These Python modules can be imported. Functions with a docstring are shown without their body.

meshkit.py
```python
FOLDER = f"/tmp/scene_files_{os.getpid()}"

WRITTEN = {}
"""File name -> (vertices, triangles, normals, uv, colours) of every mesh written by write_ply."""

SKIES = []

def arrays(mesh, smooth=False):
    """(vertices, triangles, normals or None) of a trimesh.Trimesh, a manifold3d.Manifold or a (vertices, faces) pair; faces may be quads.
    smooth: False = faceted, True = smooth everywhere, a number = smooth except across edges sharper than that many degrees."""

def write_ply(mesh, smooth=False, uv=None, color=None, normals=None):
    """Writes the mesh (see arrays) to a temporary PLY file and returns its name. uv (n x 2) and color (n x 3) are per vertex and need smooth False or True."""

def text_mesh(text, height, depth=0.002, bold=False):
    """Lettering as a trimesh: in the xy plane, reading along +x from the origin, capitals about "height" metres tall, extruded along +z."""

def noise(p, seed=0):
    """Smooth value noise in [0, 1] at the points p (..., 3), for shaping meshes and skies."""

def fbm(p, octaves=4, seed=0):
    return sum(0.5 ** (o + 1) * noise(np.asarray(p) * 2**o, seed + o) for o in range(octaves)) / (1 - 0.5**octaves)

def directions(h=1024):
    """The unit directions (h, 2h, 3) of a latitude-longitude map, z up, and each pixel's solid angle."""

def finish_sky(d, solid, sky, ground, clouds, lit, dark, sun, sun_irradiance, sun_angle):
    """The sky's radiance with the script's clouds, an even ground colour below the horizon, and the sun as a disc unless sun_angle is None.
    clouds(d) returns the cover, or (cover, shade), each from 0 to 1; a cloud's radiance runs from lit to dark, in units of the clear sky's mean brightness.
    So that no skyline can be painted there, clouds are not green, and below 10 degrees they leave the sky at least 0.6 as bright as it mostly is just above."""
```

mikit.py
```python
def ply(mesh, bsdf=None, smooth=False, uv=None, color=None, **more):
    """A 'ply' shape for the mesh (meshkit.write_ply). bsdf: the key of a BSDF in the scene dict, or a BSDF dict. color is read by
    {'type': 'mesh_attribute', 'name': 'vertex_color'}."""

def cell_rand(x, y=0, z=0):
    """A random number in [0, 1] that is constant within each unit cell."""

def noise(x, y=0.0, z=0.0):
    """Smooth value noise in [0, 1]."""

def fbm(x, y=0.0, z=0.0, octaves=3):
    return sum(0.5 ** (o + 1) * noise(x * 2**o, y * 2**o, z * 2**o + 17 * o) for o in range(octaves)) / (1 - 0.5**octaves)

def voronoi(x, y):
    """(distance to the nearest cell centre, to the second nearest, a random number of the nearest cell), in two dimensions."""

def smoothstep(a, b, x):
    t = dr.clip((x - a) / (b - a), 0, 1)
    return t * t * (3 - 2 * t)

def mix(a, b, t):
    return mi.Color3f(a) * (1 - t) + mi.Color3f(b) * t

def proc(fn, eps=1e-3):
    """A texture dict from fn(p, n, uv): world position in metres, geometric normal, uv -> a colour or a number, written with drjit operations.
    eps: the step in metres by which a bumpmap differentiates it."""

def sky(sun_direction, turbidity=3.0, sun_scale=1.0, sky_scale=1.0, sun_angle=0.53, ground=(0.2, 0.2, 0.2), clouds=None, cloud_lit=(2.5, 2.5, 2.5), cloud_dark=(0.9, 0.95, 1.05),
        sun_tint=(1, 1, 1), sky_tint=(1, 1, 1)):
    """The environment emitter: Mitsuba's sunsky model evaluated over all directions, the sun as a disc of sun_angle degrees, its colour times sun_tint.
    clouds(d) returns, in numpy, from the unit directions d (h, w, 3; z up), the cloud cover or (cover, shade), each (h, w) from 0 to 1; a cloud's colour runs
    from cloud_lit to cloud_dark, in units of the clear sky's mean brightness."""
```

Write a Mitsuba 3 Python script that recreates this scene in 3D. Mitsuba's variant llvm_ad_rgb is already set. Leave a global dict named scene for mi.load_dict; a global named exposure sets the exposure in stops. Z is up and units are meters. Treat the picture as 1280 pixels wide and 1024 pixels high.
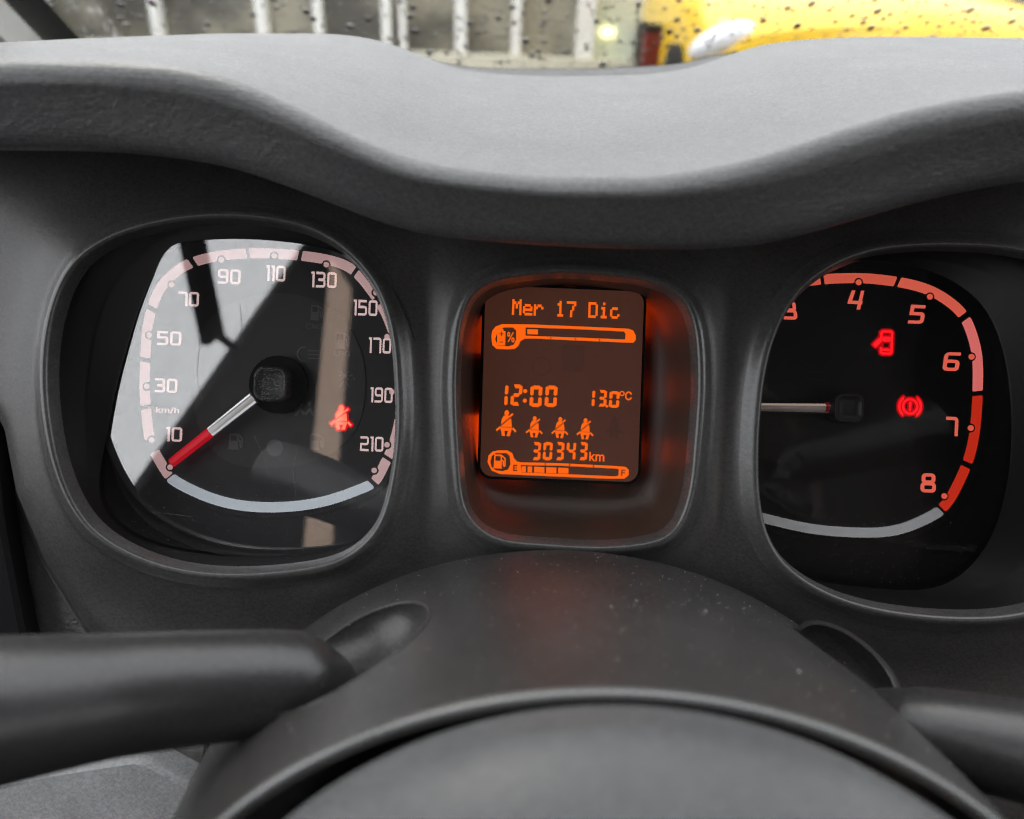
import math, random
import numpy as np
import trimesh, shapely, manifold3d
import drjit as dr
import mitsuba as mi
import mikit, meshkit
from shapely.geometry import Polygon, LineString, Point, box as sbox, MultiPolygon
from shapely import affinity
from shapely.ops import unary_union
from scipy.interpolate import splprep, splev, PchipInterpolator, CubicSpline
from scipy.spatial import cKDTree

T = mi.ScalarTransform4f
scene, labels = {}, {}
# ------------------------------------------------------------------ camera, sky, exposure
exposure = 3.4
F, PITCH, ROLL = 967.0, math.radians(29.0), math.radians(2.2)
CAM = np.array([0.0, 0.0, 1.02])
RIGHT = np.array([1.0, 0, 0])
FWD = np.array([0, math.cos(PITCH), -math.sin(PITCH)])
UP = np.array([0, math.sin(PITCH), math.cos(PITCH)])
cam_up = UP * math.cos(ROLL) - RIGHT * math.sin(ROLL)
scene['camera'] = {'type': 'thinlens', 'fov': math.degrees(2 * math.atan(640 / F)), 'fov_axis': 'x', 'aperture_radius': 0.0018,
                   'focus_distance': 0.30, 'near_clip': 0.01, 'far_clip': 400.0,
                   'to_world': T().look_at(origin=CAM.tolist(), target=(CAM + FWD).tolist(), up=cam_up.tolist())}
scene['sky'] = mikit.sky([-0.35, 0.6, 0.72], turbidity=3, sun_scale=0.06, sun_tint=(0.85, 0.97, 1.15), sun_angle=24, clouds=lambda d: 1.0, cloud_lit=(2.45, 2.5, 2.55))


# ------------------------------------------------------------------ frames and helpers
# the dashboard frame: X right, Y up along the tilted instrument faces, D away from the driver, origin at eye height
def xy(u, v, D):
    a, b = (np.asarray(u, float) - 640) / F, (512 - np.asarray(v, float)) / F
    c, s = math.cos(ROLL), math.sin(ROLL)
    return np.stack([(a * c - b * s) * D, (a * s + b * c) * D], -1)


def W(X, Y, D):
    X, Y, D = np.broadcast_arrays(np.asarray(X, float), np.asarray(Y, float), np.asarray(D, float))
    return CAM + X[..., None] * RIGHT + Y[..., None] * UP + D[..., None] * FWD


def spot(u, v, D):
    p = xy(u, v, D)
    return W(p[..., 0], p[..., 1], D)


def px(n, D):
    return n * D / F


def ppoly(pts, D):
    return Polygon(xy(*np.array(pts, float).T, D))


def spline(pts, n=240, closed=True):
    p = np.array(pts, float)
    if closed:
        p = np.vstack([p, p[:1]])
    tck, _ = splprep(p.T, s=0, per=closed, k=3)
    t = np.linspace(0, 1, n, endpoint=not closed)
    return np.stack(splev(t, tck), -1)


def even(p, n):
    """closed polyline resampled to n evenly spaced points"""
    q = np.vstack([p, p[:1]])
    d = np.r_[0, np.cumsum(np.linalg.norm(np.diff(q, axis=0), axis=1))]
    t = np.linspace(0, d[-1], n, endpoint=False)
    return np.stack([np.interp(t, d, q[:, k]) for k in range(2)], -1)


def parts_of(g):
    if g.is_empty:
        return []
    return [x for x in getattr(g, 'geoms', [g]) if isinstance(x, Polygon) and x.area > 1e-12]


def slab(poly, D, t):
    """A plate whose front lies at depth D - t and whose back lies at D, in the dashboard frame."""
    ms = []
    for g in parts_of(poly):
        m = trimesh.creation.extrude_polygon(g, t, engine='earcut')
        m.vertices = W(m.vertices[:, 0], m.vertices[:, 1], D - m.vertices[:, 2])
        ms.append(m)
    return trimesh.util.concatenate(ms)


def bevel(poly, D, t, r):
    """slab with a chamfered front edge"""
    a = parts_of(poly)[0]
    rings = [(a, D), (a, D - t + r), (a.buffer(-r * 0.35), D - t + r * 0.3), (a.buffer(-r), D - t)]
    n = 160
    base = even(np.array(a.exterior.coords)[:-1], n)
    V, Fc = [], []
    for g, d in rings:
        c = np.array(g.exterior.coords)[:-1]
        line = np.array(g.exterior.coords)
        if g is a:
            q = base
        else:
            q = np.array([np.array(g.exterior.interpolate(g.exterior.project(Point(p))).coords[0]) for p in base])
        V.append(W(q[:, 0], q[:, 1], d))
    m = grid_faces(len(rings), n, True)
    V = np.vstack(V)
    cap = trimesh.creation.triangulate_polygon(Polygon(q).buffer(0), engine='earcut')
    cv = W(cap[0][:, 0], cap[0][:, 1], D - t)
    cf = cap[1]
    nn = np.cross(cv[cf[0, 1]] - cv[cf[0, 0]], cv[cf[0, 2]] - cv[cf[0, 0]])
    if nn @ FWD > 0:
        cf = cf[:, ::-1]
    return trimesh.Trimesh(np.vstack([V, cv]), np.vstack([m, cf + len(V)]), process=False)


def grid_faces(r, c, wrap=False):
    i, j = np.meshgrid(np.arange(r - 1), np.arange(c if wrap else c - 1), indexing='ij')
    j2 = (j + 1) % c
    q = np.stack([i * c + j, i * c + j2, (i + 1) * c + j2, (i + 1) * c + j], -1).reshape(-1, 4)
    return np.vstack([q[:, [0, 1, 2]], q[:, [0, 2, 3]]])


def sheet(P, wrap=False):
    r, c = P.shape[:2]
    return trimesh.Trimesh(P.reshape(-1, 3), grid_faces(r, c, wrap), process=False)


def tube(path, radii, sides=40, caps=True, flat=1.0, squash=None):
    path = np.asarray(path, float)
    n = len(path)
    radii = np.broadcast_to(radii, (n,))
    t = np.gradient(path, axis=0)
    t /= np.linalg.norm(t, axis=1, keepdims=True)
    a = np.cross(t, UP)
    a /= np.linalg.norm(a, axis=1, keepdims=True)
    b = np.cross(a, t)
    th = np.arange(sides) * 2 * np.pi / sides
    P = path[:, None] + radii[:, None, None] * (np.cos(th)[None, :, None] * a[:, None] + flat * np.sin(th)[None, :, None] * b[:, None])
    V, Fc = P.reshape(-1, 3), grid_faces(n, sides, True)
    if caps:
        k = len(V)
        V = np.vstack([V, path[[0, -1]]])
        j = np.arange(sides)
        Fc = np.vstack([Fc, np.stack([(j + 1) % sides, j, j * 0 + k], 1), np.stack([j + (n - 1) * sides, (j + 1) % sides + (n - 1) * sides, j * 0 + k + 1], 1)])
    m = trimesh.Trimesh(V, Fc, process=False)
    if m.volume < 0:
        m.invert()
    return m


def wbox(lo, hi):
    lo, hi = np.array(lo, float), np.array(hi, float)
    m = trimesh.creation.box(extents=hi - lo)
    m.apply_translation((lo + hi) / 2)
    return m


def rbox(lo, hi, r, n=6):
    lo, hi = np.array(lo, float) + r, np.array(hi, float) - r
    s = trimesh.creation.icosphere(subdivisions=2, radius=r).vertices
    pts = np.vstack([s + np.where([i, j, k], hi, lo) for i in (0, 1) for j in (0, 1) for k in (0, 1)])
    return trimesh.convex.convex_hull(pts)


def bar(a, b, w, h=None, upv=(0, 0, 1)):
    a, b = np.array(a, float), np.array(b, float)
    h = h or w
    t = (b - a) / np.linalg.norm(b - a)
    x = np.cross(t, upv)
    x /= np.linalg.norm(x)
    z = np.cross(x, t)
    pts = [p + sx * x * w / 2 + sz * z * h / 2 for p in (a, b) for sx in (-1, 1) for sz in (-1, 1)]
    return trimesh.convex.convex_hull(np.array(pts))


def numbered(key):
    if key not in used:
        used.add(key)
        return key
    n = 1
    while f'{key}_{n:03d}' in used:
        n += 1
    used.add(f'{key}_{n:03d}')
    return f'{key}_{n:03d}'


used = set()


def thing(name, label, cat, group=None):
    k = numbered(name)
    labels[k] = {'label': label, 'category': cat}
    if group:
        labels[k]['group'] = group
    return k


def put(name, mesh, bsdf, parent=None, smooth=False, label=None, cat=None, kind=None, glow=None, group=None, fn=None):
    key = numbered(f'{parent}__{name}' if parent else name)
    d = dict(fn) if fn else mikit.ply(mesh, bsdf, smooth=smooth)
    if fn:
        d['bsdf'] = {'type': 'ref', 'id': bsdf}
    if glow is not None:
        d['emitter'] = {'type': 'area', 'radiance': {'type': 'rgb', 'value': [float(x) for x in glow]}}
    scene[key] = d
    p = {k: v for k, v in (('label', label), ('category', cat), ('kind', kind), ('group', group)) if v}
    if p:
        labels[key] = p
    return key


def lin(c):
    c = np.array(c, float) / 255
    return np.where(c <= 0.04045, c / 12.92, ((c + 0.055) / 1.055) ** 2.4)


def em(c, k=1.0):
    """radiance that shows as this sRGB colour at the scene's exposure"""
    return lin(c) * k / 2 ** exposure


# ------------------------------------------------------------------ materials
def pr(name, col, rough=0.5, spec=0.5, metal=0.0, two=True, bump=None, **more):
    c = col if isinstance(col, dict) else {'type': 'rgb', 'value': list(map(float, np.broadcast_to(col, 3)))}
    r = rough if isinstance(rough, dict) else float(rough)
    b = {'type': 'principled', 'base_color': c, 'roughness': r, 'specular': spec, 'metallic': metal, **more}
    if bump:
        b = {'type': 'bumpmap', 'arbitrary': mikit.proc(bump[0], eps=bump[2] if len(bump) > 2 else 2e-4), 'scale': bump[1], 'bsdf': b}
    scene[name] = {'type': 'twosided', 'bsdf': b} if two else b


def grain(p, n, uv):
    return mikit.noise(p.x * 1700, p.y * 1700, p.z * 1700) * 0.7 + mikit.noise(p.x * 700 + 9, p.y * 700, p.z * 700) * 0.3


def leather(p, n, uv):
    a = mikit.noise(p.x * 900, p.y * 900, p.z * 900)
    b = mikit.noise(p.x * 420 + 3, p.y * 420, p.z * 420)
    return dr.abs(a - 0.5) * 1.2 + b * 0.6


def dusty(lo, hi, fr=60, sharp=0.35):
    def f(p, n, uv):
        t = mikit.fbm(p.x * fr, p.y * fr, p.z * fr, octaves=4)
        g = mikit.noise(p.x * 1900, p.y * 1900, p.z * 1900) * 0.6 + mikit.noise(p.x * 1000, p.y * 1000 + 7, p.z * 1000) * 0.4
        return mikit.mix(lo, hi, mikit.smoothstep(0.5 - sharp, 0.5 + sharp, t)) * (0.66 + 0.68 * g)
    return mikit.proc(f)


pr('surround_plastic', dusty((0.047, 0.046, 0.045), (0.059, 0.057, 0.055)), 0.36, 0.62, bump=(grain, 0.00005))
pr('bezel_plastic', dusty((0.062, 0.062, 0.062), (0.075, 0.074, 0.073)), 0.27, 0.75, bump=(grain, 0.00003))  # surround plastic made lighter and glossier, to paint the rims' satin highlight
pr('hood_plastic', dusty((0.080, 0.082, 0.084), (0.096, 0.097, 0.098), 45), 0.38, 0.50, bump=(leather, 0.00019))
pr('pad_plastic', dusty((0.060, 0.061, 0.062), (0.085, 0.086, 0.087), 60), 0.55, 0.5, bump=(leather, 0.0005))
pr('grained_plastic', dusty((0.10, 0.097, 0.096), (0.14, 0.136, 0.134)), 0.38, 0.5, bump=(leather, 0.00060))
pr('pale_grained_plastic', dusty((0.30, 0.303, 0.31), (0.40, 0.403, 0.41)), 0.45, 0.5, bump=(leather, 0.00015))
pr('shroud_plastic', dusty((0.032, 0.031, 0.030), (0.044, 0.042, 0.041), 35), 0.34, 0.55, bump=(grain, 0.00006))
pr('stalk_plastic', dusty((0.026, 0.026, 0.027), (0.033, 0.033, 0.034), 40), 0.36, 0.8, bump=(grain, 0.00004))
pr('hub_plastic', dusty((0.072, 0.074, 0.076), (0.088, 0.090, 0.092), 30), 0.46, 0.5, bump=(leather, 0.0001))
pr('black_gloss', (0.008, 0.008, 0.009), 0.22, 0.45)
pr('recess_brown', (0.056, 0.037, 0.028), 0.43, 0.5)
pr('black_satin', (0.012, 0.0115, 0.012), 0.42, 0.4)
pr('lip_highlight_plastic', (0.20, 0.204, 0.204), 0.26, 0.6)  # lighter copy of the cover's plastic, painting the highlight on its edge
pr('black_soft', (0.007, 0.0065, 0.0065), 0.6, 0.22)
pr('black_matte', (0.006, 0.006, 0.007), 0.8, 0.2)
pr('dial_grey', (0.062, 0.063, 0.066), 0.6, 0.3)
pr('dial_grey_plate', (0.080, 0.081, 0.084), 0.5, 0.3)
pr('dial_black', (0.011, 0.010, 0.0095), 0.5, 0.3)
pr('print_ghost', (0.17, 0.17, 0.175), 0.6, 0.3)
pr('print_ghost_dark', (0.014, 0.014, 0.015), 0.6, 0.3)
pr('print_pink', (0.62, 0.50, 0.50), 0.6, 0.3)
pr('print_red', (0.30, 0.05, 0.04), 0.6, 0.3)
pr('print_white', (0.70, 0.75, 0.80), 0.55, 0.4)
pr('needle_silver', (0.72, 0.71, 0.70), 0.30, metal=0.6)
pr('needle_red', (0.62, 0.006, 0.02), 0.35, 0.5)
pr('chrome', (0.80, 0.79, 0.77), 0.16, metal=1.0)


def hub_sparkle(p, n, uv):
    s = mikit.smoothstep(0.55, 0.9, mikit.noise(p.x * 2600, p.y * 2600, p.z * 2600))
    return mikit.mix((0.03, 0.03, 0.031), (0.34, 0.34, 0.35), s)


pr('hub_speckled', mikit.proc(hub_sparkle), 0.45, 0.5)
pr('lamp_black', (0.004, 0.004, 0.004), 0.6, 0.2)
pr('lcd_back', (0.055, 0.035, 0.028), 0.35, 0.4)
scene['lens_plastic'] = {'type': 'thindielectric', 'int_ior': 2.0}
scene['lens_clear'] = {'type': 'thindielectric', 'int_ior': 1.4}
scene['screen_glass'] = {'type': 'thindielectric', 'int_ior': 1.5}
scene['water'] = {'type': 'dielectric', 'int_ior': 1.33}
pr('headliner', (0.36, 0.355, 0.34), 0.9, 0.1)
pr('pillar_trim', (0.50, 0.50, 0.47), 0.8, 0.2)
pr('beige_trim', (0.50, 0.34, 0.26), 0.8, 0.2)
pr('dark_cloth', (0.05, 0.05, 0.054), 0.9, 0.1, sheen=0.3)
pr('frit_black', (0.004, 0.004, 0.004), 0.4, 0.4)
pr('dust', (0.45, 0.43, 0.40), 0.9, 0.1)
pr('speck', (0.25, 0.235, 0.215), 0.9, 0.1)

# ------------------------------------------------------------------ outlines of the three openings (bezel crest at D0)
D0, D_FACE = 0.270, 0.310
LEFT = [(58, 474), (63, 533), (80, 601), (112, 655), (161, 689), (220, 709), (293, 716), (366, 711), (430, 694), (466, 662), (486, 606), (494, 540), (493, 474),
        (486, 411), (469, 362), (439, 323), (395, 293), (342, 278), (273, 273), (210, 279), (146, 297), (98, 329), (69, 386)]
MID = [(571, 487), (573, 543), (577, 602), (586, 641), (608, 664), (671, 678), (745, 682), (801, 678), (837, 665), (855, 635), (867, 561), (872, 487), (871, 439),
       (864, 398), (849, 372), (820, 355), (764, 345), (708, 341), (653, 345), (616, 353), (593, 368), (580, 394), (573, 439)]
RGT = [(950, 600), (952, 519), (961, 453), (976, 407), (1002, 366), (1037, 338), (1078, 320), (1129, 311), (1205, 309), (1290, 319), (1350, 346), (1392, 395), (1412, 460),
       (1418, 540), (1410, 620), (1386, 690), (1345, 738), (1276, 766), (1205, 771), (1129, 765), (1068, 752), (1012, 727), (975, 694), (956, 650)]
OUT = [xy(*spline(o, 400).T, D0) for o in (LEFT, MID, RGT)]
POLY = [Polygon(o).buffer(0) for o in OUT]
LIP = 0.0015


def soft_min(a, k):
    m = a.min(0)
    return m - k * np.log(np.exp(-(a - m) / k).sum(0))


TREES = [cKDTree(even(o, 1600)) for o in OUT]
EDGE = xy(*np.array([(-140, 150), (-140, 330), (-70, 420), (-22, 500), (2, 545), (16, 620), (50, 702), (105, 790), (180, 870), (300, 945), (420, 1030)], float).T, 0.296)
EDGE_LINE = LineString(EDGE)


def depth(X, Y):
    """Depth of the surround's surface: pods that stand proud round each opening and fall back between them and towards the left edge."""
    q = np.stack([X, Y], -1).reshape(-1, 2)
    s = np.stack([t.query(q)[0] for t in TREES])
    d = soft_min(s, 0.0025)
    d = np.maximum(d - LIP, 0)
    z = D0 + 0.0036 * (1 - np.exp(-(d / 0.0034) ** 2)) + 0.0062 * (1 - np.exp(-(d / 0.016) ** 2)) + 0.02 * np.maximum(d - 0.012, 0)
    e = shapely.distance(shapely.points(q), EDGE_LINE)
    z = z + 0.016 * np.exp(-(e / 0.0085) ** 2)
    return z.reshape(np.shape(X))


def depth_normals(X, Y, h=2e-4):
    gx = (depth(X + h, Y) - depth(X - h, Y)) / (2 * h)
    gy = (depth(X, Y + h) - depth(X, Y - h)) / (2 * h)
    n = -FWD + gx[..., None] * RIGHT + gy[..., None] * UP
    return n / np.linalg.norm(n, axis=-1, keepdims=True)


def build_surround():
    k = thing('cluster_surround', 'charcoal grained plastic instrument surround with three rounded openings under the hood', 'instrument panel')
    STEP, SEAM = 0.0013, 0.006
    lo, hi = xy(-150, 150, 0.285), xy(1470, 1010, 0.285)
    xs, ys = np.arange(-0.245, 0.265, STEP), np.arange(-0.155, 0.125, STEP)
    X, Y = np.meshgrid(xs, ys, indexing='ij')
    q = np.stack([X, Y], -1).reshape(-1, 2)
    holes = [p.buffer(SEAM, quad_segs=24) for p in POLY]
    area = Polygon(np.vstack([EDGE, [[0.27, EDGE[-1][1]], [0.27, EDGE[0][1]]]])).buffer(0)
    pts = shapely.points(q)
    bad = np.zeros(len(q), bool)
    for h in holes:
        inside = shapely.contains(h, pts)
        dist = shapely.distance(pts, h.exterior)
        near = dist < STEP * 0.75
        for i in np.nonzero(near)[0]:
            q[i] = np.array(h.exterior.interpolate(h.exterior.project(pts[i])).coords[0])
        bad |= inside & ~near
    out = ~shapely.contains(area, pts)
    near = shapely.distance(pts, EDGE_LINE) < STEP * 0.75
    for i in np.nonzero(near)[0]:
        q[i] = np.array(EDGE_LINE.interpolate(EDGE_LINE.project(pts[i])).coords[0])
    bad |= out & ~near
    f = grid_faces(len(xs), len(ys))
    f = f[~bad[f].any(1)]
    z = depth(q[:, 0], q[:, 1])
    v = W(q[:, 0], q[:, 1], z)
    n = depth_normals(q[:, 0], q[:, 1])
    fn = np.cross(v[f[:, 1]] - v[f[:, 0]], v[f[:, 2]] - v[f[:, 0]])
    f[(fn @ FWD) > 0] = f[(fn @ FWD) > 0][:, ::-1]
    keep = np.unique(f)
    idx = np.full(len(v), -1)
    idx[keep] = np.arange(len(keep))
    path = meshkit.write_ply((v[keep], idx[f]), False, normals=n[keep])
    put('panel', None, 'surround_plastic', k, fn={'type': 'ply', 'filename': path, 'face_normals': False})
    names = ('rounded rim of the left opening', 'rounded rim of the middle opening', 'rounded rim of the right opening')
    for o, poly, nm in zip(OUT, POLY, names):
        prof = [(-0.0010, D0 + 0.0060), (-0.0006, D0 + 0.0035), (0.0, D0 + 0.0016)]
        prof += [(LIP * (1 - math.cos(a)), D0 + 0.0016 * (1 - math.sin(a))) for a in np.linspace(0.25, math.pi / 2, 7)]
        prof += [(s, None) for s in np.linspace(LIP, SEAM + 0.0004, 8)[1:]]
        N = 420
        base = even(o, N)
        tg = np.roll(base, -1, 0) - np.roll(base, 1, 0)
        tg /= np.linalg.norm(tg, axis=1, keepdims=True)
        nr = np.stack([tg[:, 1], -tg[:, 0]], -1)
        if not Polygon(o).exterior.is_ccw:
            nr = -nr
        rows, nrm = [], []
        for s, d in prof:
            p = base + nr * s
            rows.append(W(p[:, 0], p[:, 1], depth(p[:, 0], p[:, 1]) if d is None else np.full(N, d)))
        P = np.array(rows)
        m = sheet(P, True)
        v, f, n = meshkit.arrays(m, True)
        if (n.reshape(P.shape)[9] @ FWD).mean() > 0:
            f, n = f[:, ::-1], -n
        n = n.reshape(P.shape)
        for i, (s, d) in enumerate(prof):
            if d is None:
                p = base + nr * s
                n[i] = depth_normals(p[:, 0], p[:, 1])
        path = meshkit.write_ply((v, f), False, normals=n.reshape(-1, 3))
        put('bezel', None, 'bezel_plastic', k, label=nm, fn={'type': 'ply', 'filename': path, 'face_normals': False})
    return k


build_surround()


def well(o, d_back, inset=-0.003):
    """Side wall of a recess behind an opening, running straight back."""
    base = even(np.array(Polygon(o).buffer(-inset).exterior.coords)[:-1], 300)
    rows = [W(base[:, 0], base[:, 1], d) for d in (D0 + 0.0058, D0 + 0.012, (D0 + d_back) / 2, d_back)]
    return sheet(np.array(rows), True)


# ------------------------------------------------------------------ the hood
U = np.linspace(-190, 1470, 320)


def curve(pts):
    p = np.array(pts, float)
    return PchipInterpolator(p[:, 0], p[:, 1])(U)


def smooth1(y, k):
    w = np.hanning(2 * k + 3)
    w /= w.sum()
    return np.convolve(np.pad(y, k + 1, mode='edge'), w, 'valid')


v_back = smooth1(curve([(-200, 66), (0, 56), (100, 50), (200, 46), (300, 43), (400, 43), (450, 47), (500, 60), (540, 76), (580, 88), (620, 93), (700, 96), (800, 94), (860, 86), (910, 70), (950, 58), (1000, 51), (1100, 47), (1280, 49), (1480, 52)]), 4)
v_crease = smooth1(curve([(-200, 88), (0, 78), (100, 78), (200, 83), (280, 99), (340, 124), (400, 153), (460, 183), (520, 205), (600, 218), (700, 226), (800, 225), (900, 212), (970, 193), (1050, 167), (1130, 143), (1200, 128), (1280, 116), (1480, 104)]), 8)
v_bot = smooth1(curve([(-200, 190), (0, 186), (100, 187), (200, 194), (280, 207), (350, 229), (420, 256), (480, 279), (540, 294), (640, 304), (750, 310), (860, 312), (940, 307), (1010, 292), (1080, 272), (1150, 252), (1280, 226), (1480, 205)]), 8)


def build_hood():
    k = thing('binnacle_hood', 'soft grey plastic hood with a dip in its middle, over all three instruments', 'dashboard hood')
    DB, DC, DL = 0.40, 0.222, 0.232
    B, C, L = (xy(U, v, d) for v, d in ((v_back, DB), (v_crease, DC), (v_bot, DL)))
    one = np.ones_like(U)
    rows = []
    add = lambda X, Y, D: rows.append(np.stack([X, Y, D * one], -1))
    add(L[:, 0] * 1.25, L[:, 1] + 0.034, 0.305)
    add(L[:, 0] * 1.08, L[:, 1] + 0.009, 0.255)
    add(L[:, 0] * 1.01, L[:, 1] + 0.0008, 0.236)
    add(L[:, 0], L[:, 1], 0.2315)
    add(L[:, 0], L[:, 1] + 0.0012, 0.2290)
    h = C[:, 1] - L[:, 1]
    add((C[:, 0] + L[:, 0]) / 2, L[:, 1] + 0.35 * h, 0.2245)
    add((C[:, 0] + L[:, 0]) / 2, L[:, 1] + 0.62 * h, 0.2205)
    add(C[:, 0], C[:, 1] - np.minimum(0.0065, 0.3 * h), 0.2190)
    add(C[:, 0], C[:, 1] - 0.0024, 0.2198)
    add(C[:, 0], C[:, 1] + 0.0010, 0.2228)
    add(C[:, 0] * 1.02, C[:, 1] + 0.0042, 0.2285)
    C2 = C[:, 1] + 0.0072
    for t in (0.06, 0.2, 0.4, 0.6, 0.8, 0.93, 1.0):
        add(C[:, 0] * (1 - t) + B[:, 0] * t, C2 + (B[:, 1] - C2) * t + 0.003 * math.sin(math.pi * t), 0.2355 + (DB - 0.2355) * t)
    add(B[:, 0] * 1.005, B[:, 1] - 0.0005, DB + 0.0025)
    add(B[:, 0] * 1.01, B[:, 1] - 0.012, DB + 0.004)
    R = np.array(rows)
    d = np.r_[0, np.cumsum(np.linalg.norm(np.diff(R, axis=0), axis=2).mean(1) ** 0.7)]
    t = np.linspace(0, d[-1], 120)
    S = PchipInterpolator(d, R, axis=0)(t)
    S = np.stack([np.apply_along_axis(smooth1, 0, S[:, :, j].copy(), 1) for j in range(3)], -1)
    m = sheet(W(S[..., 0], S[..., 1], S[..., 2]))
    put('shell', m, 'hood_plastic', k, smooth=True)
    # the dashboard's top pad behind it
    k2 = thing('dashboard', 'dark dashboard round the instruments: strip behind the hood and panels at the lower left', 'dashboard')
    v_dash = smooth1(curve([(-200, 90), (400, 80), (520, 72), (560, 80), (600, 85), (640, 86), (720, 86), (800, 83), (850, 79), (920, 66), (1000, 66), (1480, 80)]), 5)
    E = xy(U, v_dash, 0.56)
    rows = []
    for t in (0, 0.3, 0.6, 0.85, 0.97, 1.0):
        Dd = 0.41 + t * 0.15
        y0 = B[:, 1] - 0.012
        rows.append(W(B[:, 0] * (1 - t) + E[:, 0] * t, y0 + (E[:, 1] - y0) * t, Dd))
    rows.append(W(E[:, 0] * 1.05, E[:, 1] - 0.004, 0.575))
    rows.append(W(E[:, 0] * 1.2, E[:, 1] - 0.035, 0.62))
    put('top_pad', sheet(np.array(rows)), 'pad_plastic', k2, smooth=True, label='grey grained strip behind the dip of the hood')


build_hood()


# ------------------------------------------------------------------ lettering
def strokes(lines, w):
    return unary_union([LineString(l).buffer(w / 2, cap_style='flat', join_style='round') for l in lines])


def rr(x0, y0, x1, y1, r):
    return sbox(x0 + r, y0 + r, x1 - r, y1 - r).buffer(r, quad_segs=6)


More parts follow.
